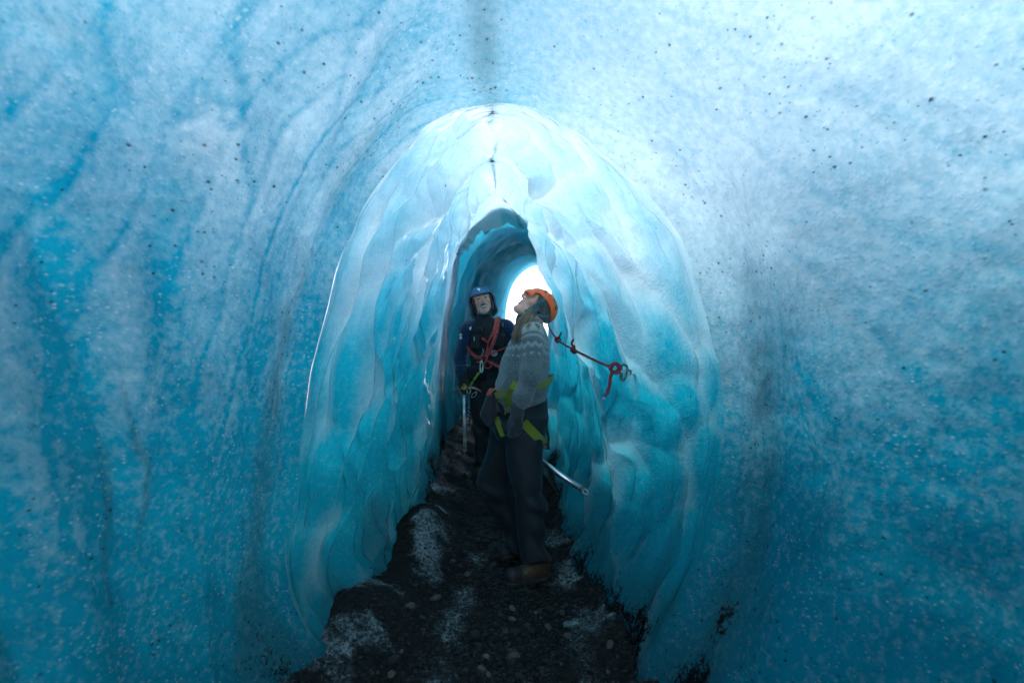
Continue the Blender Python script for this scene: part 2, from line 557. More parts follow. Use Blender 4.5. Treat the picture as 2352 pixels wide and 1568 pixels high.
    tone_shade = tone_shade + 0.24 * left * (0.5 - fold) * amp + 0.09 * left * np.sin(Y * 23 + Z * 3.0 + 5 * fbm(X * 1.5, Y * 1.5, Z * 0.7, 3, 88))
    frost = np.exp(-((X + 0.93) / 0.16) ** 2 - ((Y - 1.62) / 0.16) ** 2 - ((Z - 2.02) / 0.13) ** 2)
    tone_shade = tone_shade + 1.6 * frost * smooth(-0.05, 0.30, fbm(X * 9, Y * 9, Z * 9, 4, 87))
    # flow lines: thin bands of clear ice sweeping along the walls
    for k, (fy, fz, wp, sd, side_w) in enumerate(((4.6, 1.5, 1.3, 731, left), (7.5, -0.8, 1.6, 735, left), (3.4, -1.7, 1.2, 739, right))):
        pf = Y * fy + Z * fz + wp * fbm(X * 1.1, Y * 1.1, Z * 0.8, 3, sd)
        fr_ = np.mod(pf, 1.0) - 0.5
        mk = smooth(-0.15, 0.35, fbm(Y * 2.4, Z * 1.3, k * 3.0, 2, sd + 1))
        tone_shade = tone_shade - side_w * mk * (0.19 * np.exp(-(fr_ / 0.10) ** 2) + 0.10 * np.exp(-(fr_ / 0.03) ** 2) - 0.10 * np.exp(-((fr_ - 0.16) / 0.08) ** 2)) * (1.0 if k < 2 else 0.6)
    tone_shade = tone_shade - 0.05 - 0.09 * left * smooth(2.2, 1.2, Z)
    o = grid_obj('near_ice_passage', V, ICE_NEAR, {'wet': 1 + 0 * Y, 'dirt_shade': np.clip(dirt_shade, 0, 1), 'grain': np.clip(grain, 0, 1), 'tone_shade': np.clip(tone_shade, 0, 1)}, flip=True)
    tag(o, kind='structure')
    return V


def scallop(ph):
    f = np.mod(ph, 1.0)
    return np.where(f < 0.72, np.sin(f / 0.72 * np.pi / 2) ** 1.3, np.cos((f - 0.72) / 0.28 * np.pi / 2) ** 0.8)


def build_inner():
    yq = np.concatenate([np.linspace(yA, 2.5, 150), np.linspace(2.5, 3.6, 330)[1:], np.linspace(3.6, 4.6, 220)[1:], np.linspace(4.6, 5.75, 180)[1:]])
    n = 560
    V = tunnel_grid(INNER_RINGS, yq, n)
    N = grid_normals(V)
    s = np.linspace(-1, 1, n)[None, :]
    X, Y, Z = V[..., 0].copy(), V[..., 1].copy(), V[..., 2].copy()
    inward = np.sign(((np.array([0, 0, 1.2]) - np.stack([X, 0 * Y, Z], -1)) * np.stack([N[..., 0], 0 * Y, N[..., 2]], -1)).sum(-1))[..., None]
    N = N * inward
    left = smooth(-0.05, -0.3, s)
    right = smooth(0.05, 0.3, s)
    side = np.maximum(left, right)
    rise = smooth(yA, yA + 0.15, Y)
    warp = 1.5 * fbm(s * 3.0, Y * 1.0, 0, 3, 103) + 0.45 * fbm(s * 7, Y * 2.6, 3, 3, 107)
    lean = 1.1 * (np.abs(s) - 0.45) ** 2 + 0.35 * np.abs(s)
    ph = np.log(Y) * 7.5 + warp + lean * 3.0
    ampl = 0.15 + 0.85 * smooth(-0.30, 0.45, fbm(s * 5.5, Y * 1.8, 7, 3, 113))
    calm = 1 - 0.6 * right * smooth(3.1, 2.6, Y)
    d = 0.095 * scallop(ph) * ampl * (0.30 + 0.70 * side) * calm
    warp2 = 1.6 * fbm(s * 5.0, Y * 1.7, 11, 3, 121) + 0.6 * fbm(s * 12, Y * 3.4, 12, 2, 122)
    ph2 = np.log(Y) * 15.0 + warp2 * 1.3 - lean * 2.5
    amp2 = smooth(0.0, 0.5, fbm(s * 6, Y * 2.2, 17, 3, 123))
    d += 0.034 * scallop(ph2) * amp2 * (0.25 + 0.75 * side) * calm
    # drapery tongues that start and end on the wall
    ph3 = Y * 3.2 + 1.9 * fbm(s * 3.5, Y * 1.3, 21, 3, 127)
    amp3 = smooth(0.15, 0.55, fbm(s * 8, Y * 2.6, 23, 2, 129))
    d += 0.03 * np.sin(ph3 * 2 * math.pi) * amp3 * side
    d += 0.030 * fbm(X * 2.2, Y * 2.2, Z * 2.2, 3, 131) + 0.004 * fbm(X * 16, Y * 16, Z * 16, 2, 133)
    arch = lambda c, w_: smooth(c - w_, c, Y) * smooth(c + 0.05, c, Y)
    wob = 0.05 * fbm(s * 6, 3, 0, 3, 135)
    Yk = Y
    Y = Yk + wob
    top = smooth(0.55, 0.25, np.abs(s))
    arches = 0.075 * arch(3.12, 0.40) * (0.2 + 0.8 * top) + 0.085 * arch(4.15, 0.45) * (0.15 + 0.85 * top)
    Y = Yk
    sc = 0.55 + 0.45 * smooth(2.25, 3.0, Y)
    # melt hollows: long cups with sharp ridges between them
    wa = 0.45 * fbm(s * 4, Y * 1.6, 31, 3, 721)
    wb = 0.55 * fbm(s * 5, Y * 1.2, 33, 3, 723)
    f1, f2 = worley(s * 7.0 + wa, np.log(Y) * 9.5 + 2.4 * lean + wb, 5)
    cup = np.clip(f1, 0, 0.85) ** 1.7
    g1, g2 = worley(s * 15.0 + 1.3 * wa, np.log(Y) * 19.0 + 3.5 * lean + 1.4 * wb, 9)
    cup2 = np.clip(g1, 0, 0.85) ** 1.7
    keep = 0.55
    d = d * keep + arches + (0.105 * (cup - 0.3) * (0.4 + 0.6 * calm) + 0.022 * (cup2 - 0.3) * smooth(-0.2, 0.3, fbm(s * 5, Y * 2, 3, 2, 725))) * (0.35 + 0.65 * side)
    sc = sc * (1 - 0.75 * smooth(4.4, 5.3, Y) * side)
    V = V + N * (d * rise * sc - 0.012 * rise)[..., None]
    V = lip_shift(V, s, smooth(2.75, yA, Y))
    # ragged end of the bright roof
    jag = vnoise(s * 26, 3.1, 0, 141)
    jag = 0.16 * np.abs(jag) + 0.10 * vnoise(s * 60, 1.0, 0, 143) + 0.10 * fbm(s * 8, 0, 0, 2, 145)
    V[..., 1] += smooth(5.3, 5.75, Y) * jag * smooth(0.45, 0.25, np.abs(s))
    seam = np.interp(Y, [2.25, 2.6, 3.2, 3.9, 4.5, 5.0, 5.75], [-.085, -.085, -.115, -.13, -.09, -.04, .10])
    crown = np.exp(-((X - seam + 0.04 * fbm(Y * 4, 0, 0, 3, 151)) / (0.020 + 0.035 * smooth(2.6, 2.3, Y))) ** 2) * (Z > 1.9)
    dirt_shade = 0.75 * crown * smooth(-0.75, 0.1, fbm(Y * 4.5, 1, 0, 3, 153))
    dirt_shade += 0.22 * np.exp(-((X - seam - 0.05) / 0.10) ** 2) * (Z > 1.9) * smooth(0.0, 0.5, fbm(X * 8, Y * 8, 0, 3, 154)) * smooth(4.0, 4.4, Y)
    band = np.exp(-((Y - 2.62 - 0.06 * fbm(s * 12, 0, 0, 3, 155)) / 0.035) ** 2) * smooth(0.14, 0.02, np.abs(s + 0.02))
    dirt_shade += 0.42 * band
    line = np.exp(-((Y - 3.75 - 0.10 * np.abs(s) - 0.05 * fbm(s * 9, 0, 0, 3, 157)) / 0.018) ** 2) * smooth(0.42, 0.30, np.abs(s + 0.16))
    dirt_shade += 0.40 * line
    line = np.exp(-((Y - 4.45 - 0.12 * fbm(s * 7, 2, 0, 3, 158)) / 0.05) ** 2) * smooth(0.25, 0.12, np.abs(s - 0.05))
    dirt_shade += 0.34 * line
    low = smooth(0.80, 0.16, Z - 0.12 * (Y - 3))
    dirt_shade += low * (0.44 + 0.85 * fbm(X * 4, Y * 3.2, Z * 2.2, 4, 161)) + smooth(0.30, 0.0, Z - 0.12 * (Y - 3)) * 0.55
    dirt_shade += right * 0.30 * np.exp(-((Y - 2.52) / 0.05) ** 2 - ((Z - 0.55) / 0.3) ** 2)
    # hairline crack running from the rope anchor
    grain = 0.05 * right + 0.03 * left
    hollow_shade = ((scallop(ph) - 0.55) * ampl * 0.16 + (scallop(ph2) - 0.55) * amp2 * 0.10 + (cup - 0.32) * 0.75 + (cup2 - 0.32) * 0.15) * (0.3 + 0.7 * side)  # bluer hollows, paler ridges: crease shading put into the ice colour
    tone_shade = -0.03 + 0.68 * smooth(0.9, 2.2, Z) + 0.10 * smooth(2.2, 2.5, Z) + 0.30 * fbm(X * 1.7, Y * 1.7, Z * 1.7, 4, 171) + 0.12 * right * smooth(3.4, 2.5, Y) * smooth(0.2, 1.2, Z) + 0.08 * smooth(3.6, 2.4, Y) + hollow_shade  # paler upward and near the lip: fall of light put into the colour
    o = grid_obj('inner_ice_tunnel', V, ICE_INNER, {'wet': 1 - 0.9 * smooth(4.0, 4.8, Y), 'dirt_shade': np.clip(dirt_shade, 0, 1), 'grain': np.clip(grain, 0, 1), 'tone_shade': np.clip(tone_shade, 0, 1)}, flip=True)
    tag(o, kind='structure')
    return V


def build_far():
    yq = np.linspace(5.3, 9.2, 260)
    n = 300
    V = tunnel_grid(FAR_RINGS, yq, n)
    N = grid_normals(V)
    s = np.linspace(-1, 1, n)[None, :]
    X, Y, Z = V[..., 0].copy(), V[..., 1].copy(), V[..., 2].copy()
    inward = np.sign(((np.array([0.15, 0, 1.4]) - np.stack([X, 0 * Y, Z], -1)) * np.stack([N[..., 0], 0 * Y, N[..., 2]], -1)).sum(-1))[..., None]
    N = N * inward
    ph = Y * 1.6 + 0.9 * fbm(s * 2.4, Y * 0.7, 0, 3, 203) + 1.4 * np.abs(s)
    d = 0.035 * scallop(ph) + 0.07 * fbm(X * 2, Y * 2, Z * 2, 3, 205) + 0.003 * scallop(Y * 5 + 1.5 * fbm(s * 5, Y * 1.5, 2, 3, 207))
    d = d * smooth(9.2, 8.8, Y)
    V = V + N * d[..., None]
    crown = np.exp(-((X - 0.02 - 0.12 * (Y - 5.5) + 0.06 * fbm(Y * 3, 0, 0, 3, 211)) / 0.035) ** 2) * (Z > 1.8)
    dirt_shade = 0.55 * crown * smooth(-0.4, 0.3, fbm(Y * 3, 1, 0, 3, 213)) + smooth(0.8, 0.4, Z) * 0.5
    tone_shade = 0.15 + 0.45 * smooth(8.2, 9.2, Y) + 0.35 * fbm(X * 1.2, Y * 1.2, Z * 1.2, 3, 215)
    o = grid_obj('far_ice_tunnel', V, ICE_FAR, {'wet': 1 + 0 * Y, 'dirt_shade': np.clip(dirt_shade, 0, 1), 'grain': 0 * dirt_shade, 'tone_shade': np.clip(tone_shade, 0, 1)}, flip=True)
    tag(o, kind='structure')
    return V


V_NEAR = build_near()
V_INNER = build_inner()
V_FAR = build_far()


def wall_x(y, z, side):
    """x of the inner tunnel wall at depth y, height z, on side -1 / 1."""
    j = np.argmin(np.abs(V_INNER[:, V_INNER.shape[1] // 2, 1] - y)) if y < 5.4 else -1
    row = V_INNER[j]
    half = row[:280] if side < 0 else row[280:]
    k = np.argmin(np.abs(half[:, 2] - z))
    return float(half[k, 0])


# ------------------------------------------------------------------ the glacier outside the tunnel, with banks and covers added to shape the light
def build_glacier():
    xs = np.concatenate([np.linspace(-30, -4, 40), np.linspace(-4, 4, 181)[1:-1], np.linspace(4, 30, 40)])
    ys = np.concatenate([np.linspace(-30, -6, 40), np.linspace(-6, 13, 261)[1:-1], np.linspace(13, 45, 50)])
    X, Y = np.meshgrid(xs, ys)
    xc = np.interp(Y, [-5, 2.2, 5.5, 7, 9.2], [0.05, 0.0, -0.08, 0.15, 0.45])
    hw = np.interp(Y, [-5, -2.5, .5, 1.3, 2.2, 3.2, 4.4, 5.7, 9.2], [1.7, 1.85, 1.5, 1.2, .95, .75, .65, .65, .65])
    d = np.abs(X - xc) - hw
    d = d + 0.10 * fbm(X, Y, 0, 3, 301)
    bank = np.where(X < 0, 1.95, 1.95 - 0.15 * smooth(2.4, 1.6, Y)) + 0.25 * fbm(X * 0.5, Y * 0.5, 0, 3, 303) + 0.05 * np.clip(d, 0, 20)
    H = -0.5 + (bank + 0.5) * smooth(0.14, 0.5, d)  # unseen trench and banks added around the shell to dim its lower walls
    exit_ = smooth(9.0, 9.3, Y)
    slope = 0.42 + 4.8 * smooth(10.4, 17.0, Y + 0.25 * X + 0.5 * fbm(X * .6, Y * .6, 2, 3, 307)) + 0.12 * fbm(X * 2, Y * 2, 0, 4, 309)
    H = H * (1 - exit_) + slope * exit_
    mouth = smooth(-4.9, -5.4, Y)
    H = H * (1 - mouth) + mouth * (-0.15 + 0.2 * fbm(X * .4, Y * .4, 0, 3, 311) + 0.06 * np.abs(X))
    V = np.stack([X, Y, H], -1)
    o = grid_obj('glacier_and_light_banks', V, SNOW, {}, flip=False)
    tag(o, kind='structure')


build_glacier()


def build_far_shade_cover():
    """Unseen snow cover added over the far tunnel to keep its ice dark."""
    yq = np.linspace(6.2, 9.1, 60)
    V = tunnel_grid(FAR_RINGS, yq, 90)
    c = V.mean(1, keepdims=True)
    V[..., 0] = c[..., 0] + (V[..., 0] - c[..., 0]) * 1.8
    V[..., 2] = c[..., 2] + (V[..., 2] - c[..., 2]) * 1.45 + 0.08 * fbm(V[..., 0] * 2, V[..., 1] * 2, 0, 3, 321)
    tag(grid_obj('far_shade_cover', V, SNOW), kind='structure')  # added light blocker, out of view


build_far_shade_cover()


def build_lip_shade_arch():
    """Unseen snow arch added outside the passage to shade the band before the lip."""
    yq = np.linspace(1.92, 2.18, 40)
    V = tunnel_grid(NEAR_RINGS, yq, 120)
    off = 0.07 + 0.25 * np.abs(np.linspace(-1, 0.25, 40))[:, None] ** 1.5
    s = np.linspace(-1, 1, 120)[None, :]
    c = np.array([0, 0, 1.1])
    dirv = V - np.array([0, 0, 1.1])
    dirv[..., 1] = 0
    r = np.linalg.norm(dirv, axis=-1, keepdims=True)
    off = off + 0.10 + 0.9 * smooth(1.0, 2.1, V[..., 2]) + 0.25 * (V[..., 0] < 0)
    V = V + dirv / r * (off + 0.03 * fbm(V[..., 0] * 4, V[..., 1] * 4, V[..., 2] * 4, 3, 331))[..., None]
    tag(grid_obj('lip_shade_arch', V, SNOW), kind='structure')  # added to darken the groove, out of view


build_lip_shade_arch()


# ------------------------------------------------------------------ the trodden floor
def floor_z(x, y):
    x, y = np.asarray(x, float), np.asarray(y, float)
    base = np.interp(y, [-6, 2.0, 3.0, 3.6, 4.4, 5.1, 6.0, 9.0, 10], [-0.12, -0.03, 0.0, 0.03, 0.10, 0.18, 0.27, 0.44, 0.44])
    xc = np.interp(y, [-5, 2.2, 3.2, 4.4, 5.5, 7, 9.2], [0.0, -0.02, -0.05, -0.06, -0.05, 0.15, 0.45])
    hw = np.interp(y, [-5, -2.5, .5, 1.3, 2.2, 3.2, 4.4, 5.7, 9.2], [1.3, 1.4, 1.1, .85, .62, .36, .30, .30, .40])
    e = np.abs(x - xc) - hw * 0.62
    bank = 0.16 * smooth(0.0, 0.5, e) + 0.05 * fbm(x * 2.5, y * 2.5, 0, 3, 405) * smooth(-.1, .3, e)
    lump = 0.16 * np.exp(-((x + 0.52) / 0.16) ** 2 - ((y - 3.7) / 0.35) ** 2) + 0.10 * np.exp(-((x + 0.62) / 0.20) ** 2 - ((y - 2.55) / 0.25) ** 2)
    return base + bank + lump + 0.035 * fbm(x * 5, y * 5, 0, 3, 401) + 0.016 * fbm(x * 17, y * 17, 0, 3, 403)


def floor_material():
    m, nt, out = new_mat('trodden_gravel_and_ice')
    w = NT(nt)
    v = w.coord()
    a = w.noise(v, 3.0, 6, 0.68, 0.5)
    b_ = w.noise(v, 16.0, 6, 0.7, 0.6)
    c_ = w.noise(v, 60.0, 6, 0.80)
    ice = w.attr('ice')
    mask = w.math('ADD', w.math('MULTIPLY', a, 0.25), w.math('ADD', w.math('MULTIPLY', b_, 0.35), w.math('MULTIPLY', c_, 0.40)))
    mask = w.math('SUBTRACT', mask, w.ramp(ice, 0, 1, 0.78, 0.34, 'LINEAR'))
    mask = w.ramp(mask, 0.0, 0.22)
    grit = w.vor(v, 90.0, out='Color')
    sep = w.n('ShaderNodeSeparateColor')
    w.l(grit, sep.inputs[0])
    dark = w.mix(sep.outputs[0], (0.006, 0.007, 0.008), (0.024, 0.024, 0.024))
    dark = w.mix(w.ramp(b_, 0.45, 0.7), dark, (0.024, 0.019, 0.015))
    pale = w.mix(w.ramp(c_, 0.35, 0.65), (0.055, 0.085, 0.10), (0.34, 0.42, 0.45))
    col = w.mix(mask, dark, pale)
    bs = w.n('ShaderNodeBsdfPrincipled')
    w.l(col, bs.inputs['Base Color'])
    w.l(w.ramp(mask, 0, 1, 0.70, 0.45), bs.inputs['Roughness'])
    bs.inputs['Specular IOR Level'].default_value = 0.06
    h = w.math('ADD', w.math('MULTIPLY', w.vor(v, 90.0), 0.8), w.math('ADD', w.math('MULTIPLY', c_, 0.8), w.math('MULTIPLY', mask, 0.6)))
    w.l(w.bump(h, 0.9, 0.012), bs.inputs['Normal'])
    w.l(bs.outputs[0], out.inputs[0])
    return m


FLOOR_MAT = floor_material()


def build_floor():
    xs = np.linspace(-1.55, 1.55, 220)
    ys = np.concatenate([np.linspace(-6, 1.6, 80), np.linspace(1.6, 4.6, 300)[1:], np.linspace(4.6, 10.2, 150)[1:]])
    X, Y = np.meshgrid(xs, ys)
    Z = floor_z(X, Y)
    streak_l = np.exp(-((X + 0.25 + 0.16 * (Y - 2.8) * -1 + 0.05 * fbm(Y * 3, 0, 0, 2, 411)) / 0.10) ** 2)
    streak_r = np.exp(-((X - 0.30 - 0.10 * (2.9 - Y)) / 0.13) ** 2)
    ice = 0.55 * fbm(X * 4, Y * 4, 0, 4, 413) + 0.55 * streak_l * smooth(4.6, 3.4, Y) + 0.55 * streak_r * smooth(4.4, 3.4, Y) + 0.24
    ice += 0.62 * np.exp(-((X + 0.60) / 0.17) ** 2 - ((Y - 2.45) / 0.30) ** 2) * (0.7 + 1.2 * fbm(X * 7, Y * 7, 0, 3, 415))
    ice += 0.35 * np.exp(-((X + 0.5) / 0.15) ** 2 - ((Y - 3.6) / 0.3) ** 2) * (0.6 + 1.2 * fbm(X * 7, Y * 7, 0, 3, 417))
    hwf = np.interp(Y, [1.9, 2.3, 3.2, 4.4, 5.7], [.66, .55, .36, .30, .30])
    ice += 0.30 * smooth(0.75, 1.15, np.abs(X + 0.04) / hwf) * (0.9 + 0.9 * fbm(X * 6, Y * 6, 2, 3, 419))
    ice -= 0.35 * np.exp(-((X - 0.0) / 0.16) ** 2)
    o = grid_obj('cave_floor', np.stack([X, Y, Z], -1), FLOOR_MAT, {'ice': np.clip(ice, 0, 1)})
    tag(o, kind='structure')


build_floor()


# ------------------------------------------------------------------ solid modelling for bodies and clothes
def surface_nets(f, lo, hi, h):
    lo, hi = np.array(lo, float), np.array(hi, float)
    n = np.ceil((hi - lo) / h).astype(int) + 1
    ax = [lo[i] + h * np.arange(n[i]) for i in range(3)]
    # coarse look first, then only the points near the surface
    st = 4
    cax = [lo[i] + h * (st * np.arange(-(-n[i] // st)) + 1.5) for i in range(3)]
    C = np.stack(np.meshgrid(*cax, indexing='ij'), -1)
    Fc = f(C.reshape(-1, 3)).reshape(C.shape[:3])
    F = Fc.repeat(st, 0).repeat(st, 1).repeat(st, 2)[:n[0], :n[1], :n[2]].copy()
    near = np.abs(F) < h * st * 1.35
    ni = np.nonzero(near)
    F[ni] = f(np.stack([ax[k][ni[k]] for k in range(3)], -1))
    ins = F < 0
    nx, ny, nz = n - 1
    cnt = np.zeros((nx, ny, nz), int)
    for dx in (0, 1):
        for dy in (0, 1):
            for dz in (0, 1):
                cnt += ins[dx:dx + nx, dy:dy + ny, dz:dz + nz]
    act = (cnt > 0) & (cnt < 8)
    I, J, L = np.nonzero(act)
    acc = np.zeros((len(I), 3))
    num = np.zeros(len(I))
    cor = [(a, b, c) for a in (0, 1) for b in (0, 1) for c in (0, 1)]
    for a in cor:
        for k in range(3):
            if a[k] == 0:
                b = list(a)
                b[k] = 1
                fa = F[I + a[0], J + a[1], L + a[2]]
                fb = F[I + b[0], J + b[1], L + b[2]]
                m = (fa < 0) != (fb < 0)
                t = fa / np.where(m, fa - fb, 1)
                pos = np.array(a, float)[None] + np.zeros((len(I), 3))
                pos[:, k] = t
                acc[m] += pos[m]
                num += m
    vert = lo + h * (np.stack([I, J, L], -1) + acc / num[:, None])
    idx = -np.ones((nx, ny, nz), int)
    idx[I, J, L] = np.arange(len(I))
    quads = []
    for k in range(3):
        sl0 = [slice(None)] * 3
        sl1 = [slice(None)] * 3
        sl0[k] = slice(0, -1)
        sl1[k] = slice(1, None)
        A, B = ins[tuple(sl0)], ins[tuple(sl1)]
        ch = A != B
        o1, o2 = (k + 1) % 3, (k + 2) % 3
        ii = np.array(np.nonzero(ch)).T
        ok = (ii[:, o1] > 0) & (ii[:, o2] > 0) & (ii[:, o1] < n[o1] - 1) & (ii[:, o2] < n[o2] - 1)
        ii = ii[ok]
        flip = A[tuple(ii.T)]
        e1 = np.zeros(3, int)
        e2 = np.zeros(3, int)
        e1[o1] = 1
        e2[o2] = 1
        q = np.stack([idx[tuple((ii - e1 - e2).T)], idx[tuple((ii - e2).T)], idx[tuple(ii.T)], idx[tuple((ii - e1).T)]], -1)
        q[~flip] = q[~flip][:, ::-1]
        quads.append(q)
    q = np.concatenate(quads)
    q = q[(q >= 0).all(1)]
    return vert, q


def sdf_obj(name, f, lo, hi, h, mat, parent=None, attrs=None, relax=1):
    vert, q = surface_nets(f, lo, hi, h)
    for _ in range(relax):
        s = np.zeros_like(vert)
        c = np.zeros(len(vert))
        for a, b in ((0, 1), (1, 2), (2, 3), (3, 0)):
            np.add.at(s, q[:, a], vert[q[:, b]])
            np.add.at(c, q[:, a], 1)
        vert = 0.5 * vert + 0.5 * s / np.maximum(c, 1)[:, None]
    me = bpy.data.meshes.new(name)
    me.vertices.add(len(vert))
    me.vertices.foreach_set('co', vert.reshape(-1).astype(np.float32))
    me.loops.add(q.size)
    me.loops.foreach_set('vertex_index', q.reshape(-1).astype(np.int32))
    me.polygons.add(len(q))
    me.polygons.foreach_set('loop_start', np.arange(0, q.size, 4, dtype=np.int32))
    me.polygons.foreach_set('use_smooth', np.ones(len(q), dtype=bool))
    me.update(calc_edges=True)
    for k, fn in (attrs or {}).items():
        at = me.attributes.new(k, 'FLOAT', 'POINT')
        at.data.foreach_set('value', fn(vert).astype(np.float32))
    me.materials.append(mat)
    o = bpy.data.objects.new(name, me)
    COL.objects.link(o)
    if parent is not None:
        place_under(o, parent)
    return o


def place_under(o, parent):
    """Parent o, whose mesh is in place coordinates, without moving it."""
    o.parent = parent
    o.matrix_parent_inverse = Matrix.Translation(-place_of(parent))


def place_of(o):
    loc = o.matrix_parent_inverse.translation + o.location
    return loc + place_of(o.parent) if o.parent is not None else o.location.copy()


def smin(a, b, k):
    hh = np.clip(0.5 + 0.5 * (b - a) / k, 0, 1)
    return b * (1 - hh) + a * hh - k * hh * (1 - hh)


def smax(a, b, k):
    return -smin(-a, -b, k)


def caps(p, a, b, r0, r1):
    a, b = np.array(a, float), np.array(b, float)
    ab = b - a
    t = np.clip(((p - a) @ ab) / (ab @ ab), 0, 1)
    return np.linalg.norm(p - a - t[:, None] * ab, axis=1) - (r0 + (r1 - r0) * t)


def chain(p, pts, rs, k=0.02):
    d = None
    for i in range(len(pts) - 1):
        e = caps(p, pts[i], pts[i + 1], rs[i], rs[i + 1])
        d = e if d is None else smin(d, e, k)
    return d


def ell(p, c, r, M=None):
    q = p - np.array(c, float)
    if M is not None:
        q = q @ M
    r = np.array(r, float)
    k0 = np.linalg.norm(q / r, axis=1)
    k1 = np.linalg.norm(q / (r * r), axis=1) + 1e-9
    return k0 * (k0 - 1) / k1


def rbox(p, c, half, rad, M=None):
    q = p - np.array(c, float)
    if M is not None:
        q = q @ M
    q = np.abs(q) - (np.array(half, float) - rad)
    return np.linalg.norm(np.maximum(q, 0), axis=1) + np.minimum(q.max(1), 0) - rad


def rows_loft(rows):
    """Solid with an upright axis from rows (v, u_left, u_right, half_depth, y_centre) of the photograph."""
    R = []
    for v, ul, ur, hd, yc in rows:
        a, b = P(ul, v, yc), P(ur, v, yc)
        R.append((a.z, (a.x + b.x) / 2, (b.x - a.x) / 2, hd, yc))
    R.sort()
    R = np.array(R)

    def f(p):
        z = p[:, 2]
        cx, a, b, cy = [np.interp(z, R[:, 0], R[:, i]) for i in (1, 2, 3, 4)]
        qx, qy = (p[:, 0] - cx) / a, (p[:, 1] - cy) / b
        rr = (np.abs(qx) ** 2.3 + np.abs(qy) ** 2.3) ** (1 / 2.3)
        d = (rr - 1) * np.minimum(a, b) * 0.95
        return np.maximum(d, np.maximum(z - R[-1, 0], R[0, 0] - z))
    return f


def frame(f, c):
    """Head frame: columns right, forward, up."""
    f = np.array(f, float)
    f /= np.linalg.norm(f)
    c = np.array(c, float)
    c = c - f * (c @ f)
    c /= np.linalg.norm(c)
    r = np.cross(f, c)
    return np.stack([r, f, c], 1)


def head_sdf(q, jaw=1.0, ears=True):
    """Head in its own frame (right, forward, up), eye level at 0."""
    sx = np.stack([np.abs(q[:, 0]), q[:, 1], q[:, 2]], 1)
    d = ell(q, (0, -.012, .02), (.072, .092, .078))
    d = smin(d, ell(q, (0, .030, -.045), (.060 * jaw, .062, .078)), .03)
    d = smin(d, caps(sx, (.048 * jaw, .0, -.060), (.012, .070, -.108), .020, .018), .025)
    d = smin(d, ell(q, (0, .076, -.108), (.022 * jaw, .018, .016)), .02)
    d = smin(d, caps(sx, (0.0, .088, .022), (.045, .070, .020), .010, .010), .015)
    d = smin(d, ell(sx, (.040, .062, -.030), (.020, .018, .018)), .02)
    d = smax(d, -ell(sx, (.031, .098, .000), (.017, .013, .011)), .012)
    d = smin(d, ell(sx, (.031, .076, .000), (.013, .012, .011)), .004)
    d = smin(d, caps(q, (0, .090, .006), (0, .110, -.030), .007, .011), .008)
    d = smin(d, ell(sx, (.011, .100, -.036), (.008, .010, .007)), .006)
    d = smin(d, caps(sx, (0, .090, -.058), (.022, .080, -.060), .006, .004), .007)
    d = smin(d, caps(sx, (0, .088, -.080), (.018, .080, -.077), .007, .004), .007)
    d = smax(d, -caps(sx, (0, .100, -.069), (.021, .088, -.066), .006, .003), .004)
    if ears:
        d = smin(d, ell(sx, (.074, -.008, -.012), (.010, .018, .030)), .008)
    return d


def box_of(points, pad):
    a = np.array([tuple(p) for p in points])
    return a.min(0) - pad, a.max(0) + pad


def tube_mesh(paths, seg=8):
    """Verts / faces for round tubes; paths: list of (points (n,3), radii)."""
    V, Fc = [], []
    for pts, rad in paths:
        pts = np.array([tuple(p) for p in pts], float)
        n = len(pts)
        rad = np.broadcast_to(np.asarray(rad, float), (n,))
        T = np.gradient(pts, axis=0)
        T /= np.linalg.norm(T, axis=1, keepdims=True) + 1e-12
        up = np.array([0.0, 0.0, 1.0]) if abs(T[0, 2]) < 0.9 else np.array([1.0, 0.0, 0.0])
        base = len(V)
        nrm = up - T[0] * (up @ T[0])
        for i in range(n):
            nrm = nrm - T[i] * (nrm @ T[i])
            nrm /= np.linalg.norm(nrm) + 1e-12
            bi = np.cross(T[i], nrm)
            for k in range(seg):
                a = 2 * math.pi * k / seg
                V.append(pts[i] + rad[i] * (math.cos(a) * nrm + math.sin(a) * bi))
        for i in range(n - 1):
            for k in range(seg):
                a, b = base + i * seg + k, base + i * seg + (k + 1) % seg
                Fc.append((a, b, b + seg, a + seg))
        Fc.append(tuple(base + k for k in range(seg))[::-1])
        Fc.append(tuple(base + (n - 1) * seg + k for k in range(seg)))
    return V, Fc


def curve_pts(ctrl, n=40, closed=False):
    c = np.array([tuple(p) for p in ctrl], float)
    if closed:
        ext = np.concatenate([c[-1:], c, c[:2]])
        k = len(c) + 1
    else:
        ext = np.concatenate([2 * c[:1] - c[1:2], c, 2 * c[-1:] - c[-2:-1]])
        k = len(c)
    tq = np.linspace(0, k - 1, n)
    s = np.clip(np.floor(tq).astype(int), 0, k - 2)
    t = (tq - s)[:, None]
    p0, p1, p2, p3 = ext[s], ext[s + 1], ext[s + 2], ext[s + 3]
    return 0.5 * (2 * p1 + (p2 - p0) * t + (2 * p0 - 5 * p1 + 4 * p2 - p3) * t**2 + (3 * p1 - p0 - 3 * p2 + p3) * t**3)


def tube_obj(name, paths, mat, parent=None, seg=8):
    V, Fc = tube_mesh(paths, seg)
    o = mesh_obj(name, V, Fc, mat)
    if parent is not None:
        place_under(o, parent)
    return o


